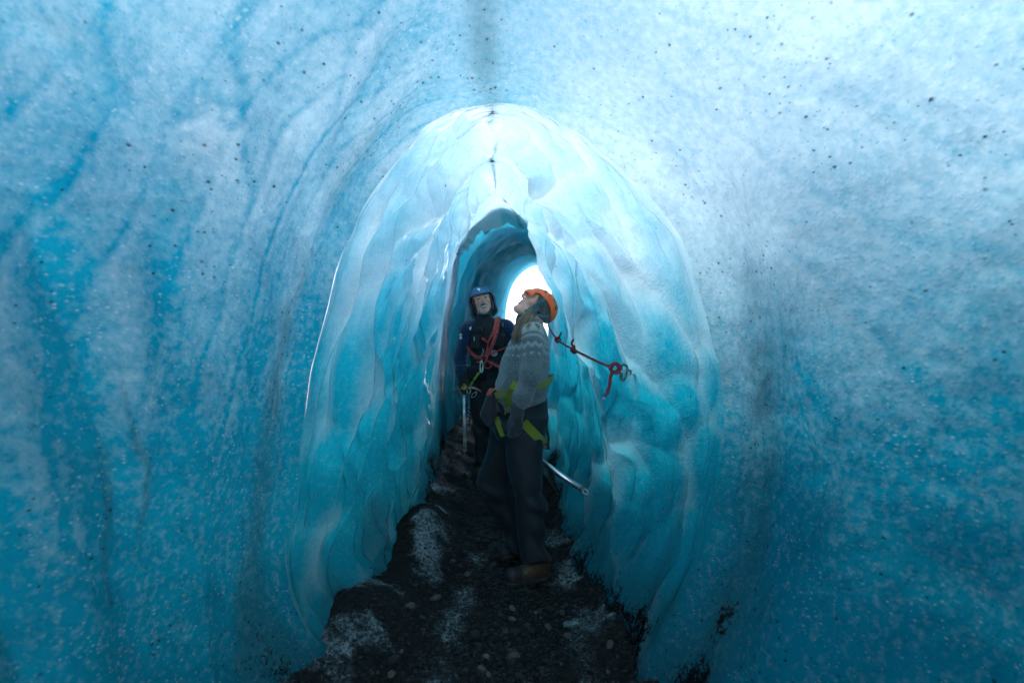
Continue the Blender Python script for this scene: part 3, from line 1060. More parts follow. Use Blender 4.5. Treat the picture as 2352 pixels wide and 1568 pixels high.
def ribbon_obj(name, pts, widths, mat, parent=None, thick=0.003):
    """Flat webbing: pts are centre points, widths are vectors across."""
    pts = np.array([tuple(p) for p in pts], float)
    wv = np.array([tuple(p) for p in widths], float)
    T = np.gradient(pts, axis=0)
    nr = np.cross(T, wv)
    nr /= np.linalg.norm(nr, axis=1, keepdims=True) + 1e-12
    V, Fc = [], []
    for p, w_, n_ in zip(pts, wv, nr):
        V += [p - w_ / 2 - n_ * thick / 2, p + w_ / 2 - n_ * thick / 2, p + w_ / 2 + n_ * thick / 2, p - w_ / 2 + n_ * thick / 2]
    for i in range(len(pts) - 1):
        for k in range(4):
            a, b = i * 4 + k, i * 4 + (k + 1) % 4
            Fc.append((a, b, b + 4, a + 4))
    Fc += [(3, 2, 1, 0), tuple(len(V) - 4 + k for k in range(4))]
    o = mesh_obj(name, V, Fc, mat, smooth_shade=False)
    if parent is not None:
        place_under(o, parent)
    return o


from mathutils.bvhtree import BVHTree


def bvh_of(*objs):
    V, Fc = [], []
    for o in objs:
        b = len(V)
        V += [v.co.copy() for v in o.data.vertices]
        Fc += [[b + i for i in p.vertices] for p in o.data.polygons]
    return BVHTree.FromPolygons(V, Fc)


CAM = Vector((0, 0, CAM_Z))


def on(bvh, u, v, lift=0.004, default_y=3.3):
    """Where the line of sight through (u, v) meets a surface, lifted off it."""
    d = (P(u, v, 1.0) - CAM).normalized()
    hit, nrm, _, _ = bvh.ray_cast(CAM, d)
    if hit is None:
        return P(u, v, default_y)
    if nrm.dot(d) > 0:
        nrm = -nrm
    return hit + nrm * lift


# ------------------------------------------------------------------ cloth, skin and gear materials
def wool_material():
    m, nt, out = new_mat('icelandic_wool')
    w = NT(nt)
    v = w.coord()
    f = w.noise(v, 160.0, 3, 0.7)
    base = w.mix(w.ramp(f, 0.35, 0.66), (0.040, 0.064, 0.074), (0.145, 0.195, 0.21))
    fleck = w.ramp(w.noise(v, 330.0, 2, 0.6), 0.60, 0.70)
    base = w.mix(w.math('MULTIPLY', fleck, 0.5), base, (0.36, 0.42, 0.44))
    D, A = w.math('DIVIDE', w.attr('yoke'), 1.28), w.attr('turn')
    tri = w.math('PINGPONG', w.math('MULTIPLY', A, 70.0), 1.0)
    pale = (0.40, 0.44, 0.44)
    dark = (0.035, 0.060, 0.070)
    gold = (0.20, 0.17, 0.07)

    def band(lo, hi, soft=0.004):
        return w.math('MULTIPLY', w.ramp(D, lo - soft, lo + soft), w.ramp(D, hi + soft, hi - soft))
    col = base
    col = w.mix(w.math('MULTIPLY', band(0.070, 0.150), 0.6), col, pale)
    mot = w.math('ABSOLUTE', w.math('SUBTRACT', D, 0.112))
    mot = w.math('ADD', w.math('MULTIPLY', mot, 40.0), w.math('PINGPONG', w.math('MULTIPLY', A, 44.0), 1.0))
    col = w.mix(w.ramp(mot, 1.05, 0.85), col, gold)
    col = w.mix(w.ramp(mot, 0.60, 0.45), col, (0.05, 0.045, 0.02))
    col = w.mix(w.math('MULTIPLY', band(0.086, 0.090, .003), 0.8), col, dark)
    col = w.mix(w.math('MULTIPLY', band(0.138, 0.143, .003), 0.8), col, dark)
    zig = w.math('ADD', D, w.math('MULTIPLY', tri, -0.010))
    zz = w.math('MULTIPLY', w.ramp(zig, 0.160, 0.164), w.ramp(zig, 0.178, 0.173))
    col = w.mix(w.math('MULTIPLY', zz, 0.5), col, pale)
    col = w.mix(w.math('MULTIPLY', w.math('MULTIPLY', band(0.200, 0.208), w.math('GREATER_THAN', tri, 0.5)), 0.5), col, pale)
    b = w.n('ShaderNodeBsdfPrincipled')
    w.l(col, b.inputs['Base Color'])
    b.inputs['Roughness'].default_value = 0.95
    b.inputs['Specular IOR Level'].default_value = 0.15
    b.inputs['Sheen Weight'].default_value = 0.35
    b.inputs['Sheen Roughness'].default_value = 0.5
    w.l(w.bump(w.math('ADD', f, w.math('MULTIPLY', w.vor(v, 130.0), 0.8)), 0.9, 0.006), b.inputs['Normal'])
    w.l(b.outputs[0], out.inputs[0])
    return m


def cloth_material(name, col, rib=0.0, rib_axis=2, rough=0.85, var=0.25, sheen=0.2, weave=220.0):
    m, nt, out = new_mat(name)
    w = NT(nt)
    v = w.coord()
    a = w.noise(v, 9.0, 4, 0.6)
    f = w.noise(v, weave, 2, 0.6)
    lo = tuple(c * (1 - var) for c in col)
    hi = tuple(c * (1 + var) for c in col)
    c = w.mix(w.ramp(w.math('ADD', w.math('MULTIPLY', a, 0.6), w.math('MULTIPLY', f, 0.4)), 0.35, 0.65), lo, hi)
    h = f
    if rib:
        sx = w.n('ShaderNodeSeparateXYZ')
        w.l(v, sx.inputs[0])
        wave = w.math('SINE', w.math('MULTIPLY', w.math('ADD', sx.outputs[rib_axis], w.math('MULTIPLY', a, 0.01)), rib))
        h = w.math('ADD', w.math('MULTIPLY', wave, 0.6), w.math('MULTIPLY', f, 0.4))
        c = w.mix(w.ramp(wave, -1.0, -0.2, 0.45, 0.0), c, tuple(x * 0.35 for x in col))
    b = w.n('ShaderNodeBsdfPrincipled')
    w.l(c, b.inputs['Base Color'])
    b.inputs['Roughness'].default_value = rough
    b.inputs['Specular IOR Level'].default_value = 0.25
    b.inputs['Sheen Weight'].default_value = sheen
    w.l(w.bump(h, 0.5, 0.004), b.inputs['Normal'])
    w.l(b.outputs[0], out.inputs[0])
    return m


def skin_material():
    m, nt, out = new_mat('skin')
    w = NT(nt)
    v = w.coord()
    a = w.noise(v, 30.0, 4, 0.6)
    f = w.noise(v, 240.0, 3, 0.6)
    blush = w.attr('blush')
    c = w.mix(w.ramp(a, 0.3, 0.7), (0.62, 0.31, 0.23), (0.74, 0.40, 0.31))
    c = w.mix(w.math('MULTIPLY', blush, 0.6), c, (0.50, 0.17, 0.13))
    b = w.n('ShaderNodeBsdfPrincipled')
    w.l(c, b.inputs['Base Color'])
    b.inputs['Roughness'].default_value = 0.5
    b.inputs['Subsurface Weight'].default_value = 0.12
    b.inputs['Subsurface Radius'].default_value = (0.012, 0.005, 0.003)
    w.l(w.bump(f, 0.2, 0.002), b.inputs['Normal'])
    w.l(b.outputs[0], out.inputs[0])
    return m


def rope_material(name, col, fleck):
    m, nt, out = new_mat(name)
    w = NT(nt)
    v = w.coord()
    f = w.vor(v, 420.0, out='Color')
    sp = w.n('ShaderNodeSeparateColor')
    w.l(f, sp.inputs[0])
    c = w.mix(w.math('GREATER_THAN', sp.outputs[0], 0.78), col, fleck)
    c = w.mix(w.ramp(w.noise(v, 25.0, 3), 0.4, 0.7, 0.0, 0.35), c, tuple(x * 0.4 for x in col))
    b = w.n('ShaderNodeBsdfPrincipled')
    w.l(c, b.inputs['Base Color'])
    b.inputs['Roughness'].default_value = 0.8
    w.l(w.bump(w.vor(v, 420.0), 0.6, 0.003), b.inputs['Normal'])
    w.l(b.outputs[0], out.inputs[0])
    return m


WOOL = wool_material()
SKIN = skin_material()
TROUSER = cloth_material('dark_trouser_cloth', (0.008, 0.013, 0.018), rough=0.6, sheen=0.04)
TROUSER_B = cloth_material('black_trouser_cloth', (0.008, 0.011, 0.015), rough=0.7, sheen=0.05)
VEST = cloth_material('black_vest_cloth', (0.010, 0.012, 0.016), rough=0.75, sheen=0.05)
FLEECE = cloth_material('blue_fleece', (0.005, 0.028, 0.075), rib=520.0, rough=0.95, sheen=0.3)
HOOD = cloth_material('navy_hood', (0.008, 0.030, 0.085), rough=0.85)
BEANIE = cloth_material('grey_rib_knit', (0.11, 0.115, 0.105), rib=900.0, rib_axis=2, rough=0.95)
GLOVE_GREY = cloth_material('grey_knit_glove', (0.030, 0.038, 0.048), rough=0.95)
GLOVE_BLACK = cloth_material('black_glove', (0.010, 0.011, 0.013), rough=0.8)
GLOVE_YELLOW = cloth_material('yellow_glove_palm', (0.35, 0.21, 0.04), rough=0.7)
GAITER = cloth_material('dark_neck_gaiter', (0.012, 0.018, 0.026), rough=0.9)
WEB_LIME = cloth_material('lime_webbing', (0.17, 0.21, 0.015), rib=2200.0, rib_axis=0, rough=0.7, var=0.15)
WEB_BLACK = cloth_material('black_webbing', (0.010, 0.011, 0.013), rough=0.7)
WEB_TEAL = cloth_material('teal_strap', (0.030, 0.130, 0.190), rough=0.7)
WEB_RED = cloth_material('red_orange_strap', (0.42, 0.07, 0.035), rough=0.7)
POUCH = cloth_material('dark_pouch_cloth', (0.009, 0.014, 0.020), rough=0.6)
ORANGE = simple_mat('orange_shell', (0.90, 0.125, 0.018), rough=0.42, noise_scale=120, var=0.06, bump=0.05, spec=0.45)
ORANGE_DARK = simple_mat('dark_foam', (0.030, 0.036, 0.042), rough=0.8)
BLUE_SHELL = simple_mat('blue_shell', (0.010, 0.105, 0.215), rough=0.38, noise_scale=90, var=0.08, bump=0.05)
LEATHER = simple_mat('brown_boot_leather', (0.040, 0.024, 0.012), rough=0.65, noise_scale=50, var=0.35, bump=0.3)
RUBBER = simple_mat('black_rubber', (0.010, 0.010, 0.011), rough=0.7, noise_scale=80, bump=0.4)
STEEL = simple_mat('worn_steel', (0.55, 0.58, 0.60), rough=0.32, metal=1.0, noise_scale=60, var=0.15, bump=0.1)
DARK_STEEL = simple_mat('dark_anodised_metal', (0.12, 0.15, 0.15), rough=0.35, metal=0.9, noise_scale=60, var=0.2)
ALU = simple_mat('frosted_aluminium', (0.60, 0.64, 0.66), rough=0.45, metal=0.6, noise_scale=110, var=0.3)
TAPE = cloth_material('pale_grip_tape', (0.30, 0.28, 0.16), rib=900.0, rough=0.8)
WHITE = simple_mat('white_print', (0.75, 0.77, 0.78), rough=0.6, var=0.05)
TEETH = simple_mat('teeth', (0.70, 0.66, 0.60), rough=0.35, var=0.05, bump=0.0)
EYE = simple_mat('dark_eye', (0.02, 0.02, 0.022), rough=0.15, var=0.1, bump=0.0)
LIP = simple_mat('lip', (0.34, 0.11, 0.10), rough=0.5, var=0.1, bump=0.1)
BROW = simple_mat('brown_brow_hair', (0.060, 0.040, 0.022), rough=0.8, var=0.3)
RED_ROPE = rope_material('red_rope', (0.42, 0.050, 0.045), (0.55, 0.16, 0.12))
DARK_RED_ROPE = rope_material('dark_red_rope', (0.22, 0.018, 0.030), (0.38, 0.07, 0.08))
LIME_CORD = rope_material('lime_cord', (0.22, 0.38, 0.05), (0.04, 0.08, 0.02))
RED_PLASTIC = simple_mat('red_plastic', (0.55, 0.03, 0.05), rough=0.4, var=0.1)
BLUE_END = simple_mat('blue_rope_end', (0.02, 0.07, 0.28), rough=0.5, var=0.1)


def hair_material(name, a, b_):
    m, nt, out = new_mat(name)
    w = NT(nt)
    v = w.coord()
    gm = w.n('ShaderNodeNewGeometry')
    c = w.mix(gm.outputs['Random Per Island'], a, b_)
    b = w.n('ShaderNodeBsdfPrincipled')
    w.l(c, b.inputs['Base Color'])
    b.inputs['Roughness'].default_value = 0.45
    w.l(b.outputs[0], out.inputs[0])
    return m


HAIR_BLONDE = hair_material('dark_blonde_hair', (0.055, 0.040, 0.026), (0.23, 0.175, 0.11))
HAIR_BROWN = hair_material('brown_curly_hair', (0.035, 0.022, 0.012), (0.12, 0.07, 0.035))


def finger_hand(p, wrist, knuckles, curl_dir, tip_dir, thumb, scale=1.0):
    """Hand solid: palm from the wrist to four knuckles, each finger a bent chain; thumb a chain of its own."""
    wrist = np.array(wrist)
    kn = [np.array(k) for k in knuckles]
    d = None
    for k in kn:
        e = caps(p, wrist, k, .022 * scale, .014 * scale)
        d = e if d is None else smin(d, e, .012)
    lens = (.075, .085, .080, .062)
    for i, k in enumerate(kn):
        L = lens[i] * scale
        a = k + np.array(tip_dir) * L * 0.45
        b = a + (np.array(tip_dir) * 0.65 + np.array(curl_dir) * 0.75) * L * 0.33
        c = b + (np.array(tip_dir) * 0.15 + np.array(curl_dir)) * L * 0.24
        d = smin(d, chain(p, [k, a, b, c], [.0105 * scale, .0098 * scale, .0092 * scale, .0080 * scale], .003), .005)
    d = smin(d, chain(p, [np.array(t) for t in thumb], [.017 * scale, .0125 * scale, .0105 * scale, .0090 * scale], .004), .010)
    return d


# ------------------------------------------------------------------ the woman in the wool sweater
def build_woman():
    Y0 = 3.31
    root = empty('person', (P(1210, 1330, 3.25).x, 3.25, 0.0))
    tag(root, 'person in grey patterned wool sweater and orange helmet looking up at the ice', 'person')
    vec = lambda *a: np.array(tuple(P(*a)))
    # head
    O = vec(1238, 702, Y0)
    FWD = np.array([-.66, -.16, .73])
    M = frame(FWD, (.72, .10, .68))
    loc = lambda p: (p - O) @ M
    W = lambda q: O + M @ np.array(q, float)

    body_torso = rows_loft([(735, 1208, 1238, .055, Y0), (765, 1190, 1250, .16, Y0), (850, 1160, 1250, .15, Y0), (940, 1158, 1248, .16, Y0), (985, 1150, 1245, .15, Y0)])
    arm_l = [vec(1226, 768, 3.15), vec(1222, 856, 3.10), vec(1191, 938, 3.09)]
    arm_r = [vec(1224, 768, 3.48), vec(1226, 860, 3.53), vec(1216, 950, 3.52)]
    leg_l = [vec(1208, 965, 3.24), vec(1205, 1110, 3.22), vec(1224, 1275, 3.245)]
    leg_r = [vec(1175, 980, 3.40), vec(1135, 1112, 3.46), vec(1190, 1248, 3.53)]

    def body(p):
        d = head_sdf(loc(p), 0.94, False)
        d = smin(d, chain(p, [W((0, -.03, -.05)), vec(1220, 742, Y0), vec(1214, 775, Y0)], [.055, .058, .075]), .03)
        d = smin(d, body_torso(p), .03)
        for a, rs in ((arm_l, (.048, .040, .028)), (arm_r, (.048, .040, .028))):
            d = smin(d, chain(p, a, rs), .03)
        for a in (leg_l, leg_r):
            d = smin(d, chain(p, a, (.080, .055, .040)), .03)
        return d

    def blush(v):
        q = loc(v)
        a = np.exp(-(((np.abs(q[:, 0]) - .038) / .018) ** 2 + ((q[:, 2] + .030) / .018) ** 2)) + 0.8 * np.exp(-((q[:, 1] - .115) / .014) ** 2 - (q[:, 0] / .014) ** 2)
        a += np.exp(-((q[:, 2] + .069) / .014) ** 2 - (q[:, 0] / .024) ** 2) * (q[:, 1] > .07)
        return np.clip(a, 0, 1)
    lo, hi = box_of([W((0, 0, .1)), W((0, .12, 0)), W((0, -.11, 0)), W((0, .1, -.12))] + arm_l + arm_r + leg_l + leg_r, 0.12)
    # fine head, coarser below: one solid on one grid
    sdf_obj('body', body, lo, hi, 0.0068, SKIN, root, {'blush': blush}, relax=0)
    # face details
    for sgn in (-1, 1):
        ey = [W((sgn * (.031 + .012 * t), .0875 - .006 * abs(t), .0005 - .002 * t * t)) for t in np.linspace(-1, 1, 7)]
        tube_obj('eye', [(ey, np.array([.001, .0035, .0045, .005, .0045, .0035, .001]))], EYE, root, 6)
        br = [W((sgn * (.014 + .034 * t), .094 - .016 * t * t, .019 + .006 * math.sin(2.6 * t))) for t in np.linspace(0, 1, 7)]
        tube_obj('eyebrow', [(br, .0026)], BROW, root, 5)
    tube_obj('teeth', [([W((x, .089 - 12 * x * x, -.0665 + 6 * x * x)) for x in np.linspace(-.018, .018, 9)], .0042)], TEETH, root, 6)
    for nm, zc in (('lip', -.059), ('lip', -.076)):
        tube_obj(nm, [([W((x, .0935 - 18 * x * x, zc + (9 if zc < -.065 else -3) * x * x)) for x in np.linspace(-.022, .022, 9)], np.array([.001, .003, .004, .0045, .0045, .0045, .004, .003, .001]))], LIP, root, 6)

    # sweater
    torso = rows_loft([(728, 1210, 1242, .050, Y0), (737, 1204, 1243, .085, Y0), (748, 1190, 1248, .155, Y0), (765, 1182, 1256, .185, Y0), (790, 1167, 1261, .195, Y0),
                       (820, 1154, 1262, .195, Y0), (850, 1146, 1262, .195, Y0), (885, 1138, 1260, .200, Y0), (912, 1139, 1257, .200, Y0), (930, 1143, 1253, .185, Y0), (960, 1146, 1250, .180, Y0)])
    hem_a, hem_b = vec(1143, 944, Y0), vec(1256, 916, Y0)
    hem_n = np.array([-(hem_b - hem_a)[2], 0, (hem_b - hem_a)[0]])
    hem_n /= np.linalg.norm(hem_n)
    cuff = arm_l[2] - (arm_l[2] - arm_l[1]) * 0.02

    def sweater(p):
        d = torso(p)
        sl = chain(p, [arm_l[0] + np.array([-.005, .01, 0]), arm_l[1], arm_l[1] * .4 + arm_l[2] * .6, arm_l[2]], (.063, .056, .052, .038), .03)
        ax = (arm_l[2] - arm_l[1]) / np.linalg.norm(arm_l[2] - arm_l[1])
        sl = np.maximum(sl, (p - cuff) @ ax)
        d = smin(d, sl, .022)
        sr = chain(p, arm_r, (.068, .062, .045), .03)
        d = smin(d, sr, .022)
        # knit folds: slanting across the belly, gathered at the elbow
        fold = np.sin((p[:, 2] * 34 + p[:, 0] * 22) + 2.5 * fbm(p[:, 0] * 6, p[:, 1] * 6, p[:, 2] * 6, 2, 501))
        wz = np.exp(-((p[:, 2] - 1.10) / .13) ** 2)
        d = d + 0.0065 * fold * wz + 0.006 * fbm(p[:, 0] * 11, p[:, 1] * 11, p[:, 2] * 9, 3, 503)
        d = np.maximum(d, -((p - hem_a) @ hem_n))
        rib = ((p - hem_a) @ hem_n)
        d = d + 0.004 * np.exp(-((rib - .055) / .02) ** 2)
        # neck opening
        d = np.maximum(d, -caps(p, vec(1226, 700, Y0), vec(1221, 742, Y0), .062, .058))
        return d
    NB = vec(1222, 741, Y0)

    def yoke(v):
        q = v - NB
        return np.sqrt(q[:, 0] ** 2 + (q[:, 1] * 0.80) ** 2 + (q[:, 2] * 1.05) ** 2)

    def turn(v):
        q = v - NB
        return np.arctan2(q[:, 1], q[:, 0]) / (2 * math.pi) * 1.0 + 0.5
    lo, hi = box_of([vec(1136, 725, Y0), vec(1262, 960, Y0), arm_l[1], arm_r[1], arm_l[2]], 0.09)
    sw = sdf_obj('sweater', sweater, lo, hi, 0.0060, WOOL, root, {'yoke': yoke, 'turn': turn}, relax=1)

    # neck gaiter
    sdf_obj('neck_gaiter', lambda p: np.maximum(chain(p, [W((0, -.015, -.075)), vec(1212, 738, Y0), vec(1217, 752, Y0)], [.058, .066, .070]), -((p - W((0, .03, -.098))) @ (W((0, .3, 1)) - O)) * -1.0),
            *box_of([vec(1185, 715, Y0), vec(1240, 760, Y0)], .09), 0.006, GAITER, root)

    # trousers
    pelvis = rows_loft([(895, 1152, 1254, .155, Y0), (930, 1144, 1257, .165, Y0), (954, 1137, 1260, .170, Y0), (985, 1131, 1255, .165, Y0), (1008, 1142, 1250, .14, Y0)])
    near = rows_loft([(960, 1165, 1256, .085, 3.235), (1000, 1163, 1252, .095, 3.23), (1036, 1160, 1247, .095, 3.225), (1080, 1163, 1245, .090, 3.22), (1110, 1172, 1245, .085, 3.22), (1135, 1180, 1248, .082, 3.225),
                      (1168, 1185, 1252, .080, 3.23), (1205, 1186, 1252, .078, 3.235), (1234, 1189, 1251, .076, 3.24), (1255, 1191, 1254, .078, 3.24), (1284, 1192, 1257, .080, 3.245)])
    far = rows_loft([(965, 1130, 1215, .090, 3.39), (1012, 1123, 1205, .095, 3.42), (1053, 1112, 1190, .090, 3.44), (1090, 1099, 1174, .085, 3.46), (1112, 1095, 1170, .085, 3.47), (1142, 1109, 1176, .080, 3.49),
                     (1190, 1137, 1194, .078, 3.51), (1234, 1166, 1210, .076, 3.53), (1262, 1170, 1214, .078, 3.54)])

    def trousers(p):
        d = smin(pelvis(p), near(p), .03)
        d = smin(d, far(p), .02)
        x, y, z = p[:, 0], p[:, 1], p[:, 2]
        fold = 0.018 * np.sin(z * 42 + x * 28 + 3.5 * fbm(x * 5, y * 5, z * 4, 3, 511)) * smooth(-.1, .5, fbm(x * 4, y * 4, z * 3, 2, 513) + .25)
        knee = np.exp(-((z - .50) / .10) ** 2) + np.exp(-((z - .13) / .07) ** 2) + 0.5 * np.exp(-((z - .90) / .10) ** 2)
        return d + fold * (0.35 + knee) + 0.006 * fbm(x * 9, y * 9, z * 5, 3, 515)
    lo, hi = box_of([vec(1095, 895, 3.5), vec(1262, 1290, 3.2)], .14)
    tr = sdf_obj('trousers', trousers, lo, hi, 0.0066, TROUSER, root, relax=1)

    # boots
    def boot(heel, toe, ankle, name_seed):
        heel, toe, ankle = np.array(heel), np.array(toe), np.array(ankle)
        ax = (toe - heel)
        Lb = np.linalg.norm(ax)
        ax = ax / Lb
        side = np.cross(ax, (0, 0, 1.0))
        side /= np.linalg.norm(side)
        z0 = min(heel[2], toe[2])

        def upper(p):
            d = caps(p, heel + (0, 0, .050), toe + (0, 0, .040), .046, .041)
            d = smin(d, caps(p, heel * .55 + toe * .45 + np.array((0, 0, .075)), heel + np.array((0, 0, .11)), .040, .050), .03)
            d = smin(d, caps(p, heel * .8 + toe * .2 + np.array((0, 0, .09)), ankle, .050, .052), .03)
            d = np.maximum(d, z0 + .028 - p[:, 2])
            return d + 0.002 * fbm(p[:, 0] * 30, p[:, 1] * 30, p[:, 2] * 30, 2, name_seed)

        def sole(p):
            q = p - heel
            a, s_, zz = q @ ax, q @ side, p[:, 2] - z0
            w_ = np.interp(a, [-.05, 0, Lb * .45, Lb * .85, Lb + .045], [.036, .044, .040, .051, .030])
            d = np.maximum(np.abs(s_) - w_, np.maximum(-.052 - a, a - Lb - .050))
            cx = np.clip(a, 0, Lb)
            rr = np.sqrt((a - cx) ** 2 + s_ ** 2) - np.interp(cx, [0, Lb * .45, Lb], [.050, .044, .050])
            d = np.maximum(rr, np.maximum(zz - .034, -zz - 0.004))
            lug = 0.008 * (np.sin(a * 190) > 0.2) * (zz < .012)
            arch = np.where((a > Lb * .28) & (a < Lb * .45), .010, 0)
            return np.maximum(d, -zz + lug * 0.8 + arch)
        lo, hi = box_of([heel - .06, toe + .06, heel + .07, toe - .07, ankle], .03)
        b = sdf_obj('boot', upper, lo, hi, 0.0055, LEATHER, root)
        sdf_obj('sole', sole, lo, hi, 0.0055, RUBBER, b, relax=0)
        # rubber toe rand, laces and eyelets
        sdf_obj('toe_cap', lambda p: np.maximum(caps(p, heel + (0, 0, .050), toe + (0, 0, .040), .050, .0455), np.maximum(Lb * .80 - (p - heel) @ ax, z0 + .026 - p[:, 2])), lo, hi, 0.0055, RUBBER, b)
        for i in range(3):
            c = heel * (.62 - .12 * i) + toe * (.38 + .12 * i) + np.array((0, 0, .082 - .006 * i))
            for sg in (-1, 1):
                t = np.linspace(0, 2 * math.pi, 9)
                ctr = c + side * sg * .034 + np.array((0, 0, -.008))
                tube_obj('eyelet', [([ctr + side * sg * .006 + ax * .006 * math.cos(a) + np.array((0, 0, .007)) * math.sin(a) for a in t], .0022)], STEEL, b, 5)
            tube_obj('lace', [([c - side * .034, c + np.array((0, 0, .014)), c + side * .034 + ax * .012], .0028)], WEB_BLACK, b, 5)
        return b
    h1, t1 = P(1245, 1300, 3.30), P(1177, 1300, 3.20)
    boot((h1.x, 3.29, floor_z(h1.x, 3.29) + .006), (t1.x, 3.20, floor_z(t1.x, 3.20) + .006), tuple(leg_l[2]), 521)
    h2, t2 = P(1212, 1270, 3.56), P(1160, 1270, 3.50)
    boot((h2.x, 3.57, floor_z(h2.x, 3.57) + .006), (t2.x, 3.50, floor_z(t2.x, 3.50) + .006), tuple(leg_r[2]), 523)

    # gloves: the near one hangs relaxed, fingers a little curled
    wl_ = vec(1190, 940, 3.09)
    dn = vec(1181, 1000, 3.10) - wl_
    dn /= np.linalg.norm(dn)
    kn = [wl_ + dn * .085 + np.array([-.020 + .016 * i, -.012 + .006 * i, -.002 * i]) for i in range(4)]
    curl = np.array([-.35, .85, -.1])
    thumb = [wl_ + dn * .030 + np.array([-.016, .010, 0]), wl_ + dn * .070 + np.array([-.036, .004, 0]), wl_ + dn * .105 + np.array([-.036, .006, 0]), wl_ + dn * .125 + np.array([-.028, .012, 0])]
    sdf_obj('glove', lambda p: smin(finger_hand(p, wl_ + dn * .02, kn, curl, dn, thumb, 1.12), caps(p, wl_ - dn * .03, wl_ + dn * .03, .036, .033), .015),
            *box_of([wl_, wl_ + dn * .2], .07), 0.0042, GLOVE_GREY, root)
    wr = vec(1216, 952, 3.52)
    hr = vec(1207, 1020, 3.50)
    axr = np.array([.80, 0.0, -.55])
    dn2 = (hr - wr) / np.linalg.norm(hr - wr)
    kn2 = [hr + axr * (-.03 + .02 * i) + np.array([0, -.022, 0]) for i in range(4)]
    sdf_obj('glove', lambda p: smin(finger_hand(p, wr + dn2 * .05, kn2, np.array([0, .9, -.2]), np.array([0, .1, -1.0]) * .6, [hr + np.array([-.02, 0, .03]), hr + np.array([-.03, .02, .0]), hr + np.array([-.01, .035, -.02]), hr + np.array([.01, .035, -.03])], 1.05),
                                    caps(p, wr - dn2 * .03, wr + dn2 * .06, .034, .030), .015), *box_of([wr, hr], .10), 0.005, GLOVE_GREY, root)

    # beanie under the helmet
    def beanie(p):
        q = loc(p)
        d = ell(q, (0, -.012, .010), (.083, .098, .088))
        d = smin(d, ell(q, (0, -.05, -.035), (.062, .055, .045)), .03)
        edge = q[:, 1] - (.052 - .35 * np.clip(.03 - q[:, 2], 0, 1) + 6 * np.clip(q[:, 2] - .028, 0, .02))
        d = np.maximum(d, edge)
        d = np.maximum(d, -.066 - q[:, 2] - .25 * (q[:, 1]))
        rib = 0.0016 * np.sin((q[:, 2] + .25 * q[:, 1]) * 900)
        return d + rib
    lo, hi = box_of([W((x, y, z)) for x in (-.09, .09) for y in (-.11, .1) for z in (-.09, .1)], .01)
    sdf_obj('beanie', beanie, lo, hi, 0.0045, BEANIE, root, relax=0)

    # helmet
    HC = (0, -.006, .002)

    def shell(p, grow=0.0):
        q = loc(p)
        d = ell(q, HC, (.100 + grow, .114 + grow, .094 + grow))
        d = np.maximum(d, -ell(q, HC, (.091 + grow, .105 + grow, .085 + grow)))
        y, z, x = q[:, 1], q[:, 2], q[:, 0]
        edge = np.interp(y, [-.12, -.10, -.083, -.046, -.009, .032, .060, .075, .100, .13], [-.028, -.022, -.008, .022, .034, .034, .036, .022, -.012, -.020])
        return np.maximum(d, edge - z)

    def visor(p):
        q = loc(p)
        d = ell(q, (0, .0, -.002), (.096, .122, .060))
        d = np.maximum(d, -ell(q, (0, .0, -.008), (.091, .115, .056)))
        return np.maximum(np.maximum(d, .075 - q[:, 1]), np.maximum(q[:, 2] - .034, -.012 - q[:, 2]))
    hel = sdf_obj('helmet', lambda p: np.minimum(shell(p), visor(p)), lo - .03, hi + .03, 0.0042, ORANGE, root)
    # vents: dark openings with rims
    near_side = -1 if (W((-.1, 0, 0)))[1] < (W((.1, 0, 0)))[1] else 1

    def vent(th, ph, a, b, rot, nm='vent', grow=.0030):
        """A lens-shaped patch lying on the shell at angles th (fore-aft) and ph (up from the side)."""
        pts = []
        n_ = 14
        for i in range(n_):
            t = 2 * math.pi * i / n_
            ca, sa = a * math.copysign(abs(math.cos(t)) ** 1.1, math.cos(t)), b * math.copysign(abs(math.sin(t)) ** 1.4, math.sin(t))
            x_, y_ = ca * math.cos(rot) - sa * math.sin(rot), ca * math.sin(rot) + sa * math.cos(rot)
            tt, pp = th + x_, ph + y_
            for s_ in (near_side,):
                dirv = np.array([s_ * math.cos(pp) * math.cos(tt), math.cos(pp) * math.sin(tt), math.sin(pp)])
                r_ = np.array([.100 + grow, .114 + grow, .094 + grow])
                pts.append(W(np.array(HC) + dirv * r_))
        c_ = sum(pts) / len(pts)
        out_ = c_ - O
        c_ = c_ + out_ / np.linalg.norm(out_) * .0012
        inner = [c_ + (p_ - c_) * 0.0 for p_ in pts]
        V = [tuple(p_) for p_ in pts] + [tuple(c_)]
        o = mesh_obj(nm, V, [(i, (i + 1) % n_, n_) for i in range(n_)], ORANGE_DARK)
        place_under(o, hel)
    vent(.62, .78, .17, .055, .5)
    vent(.22, .86, .14, .050, .9)
    vent(-.30, .92, .16, .055, 1.2)
    vent(-.62, .55, .20, .070, 1.5)
    vent(-.10, 1.25, .15, .06, .2)
    vent(-.95, .70, .17, .07, 1.2)
    vent(.85, 1.05, .20, .08, .1)
    # chin strap
    sp = [W((near_side * x, y, z)) for x, y, z in ((.094, .018, .036), (.092, .020, .000), (.088, .024, -.035), (.080, .030, -.064), (.060, .040, -.095))]
    c4 = curve_pts(sp, 14)
    ribbon_obj('chin_strap', c4, [M @ np.array((0, .016, 0.004)) for _ in c4], WEB_TEAL, hel)
    sp = [W((near_side * x, y, z)) for x, y, z in ((.086, -.070, -.006), (.088, -.040, -.045), (.080, .030, -.066))]
    c4 = curve_pts(sp, 12)
    ribbon_obj('chin_strap', c4, [M @ np.array((0, .008, 0.010)) for _ in c4], WEB_TEAL, hel)
    t = np.linspace(0, 2 * math.pi, 13)
    cc = W((near_side * .083, .030, -.066))
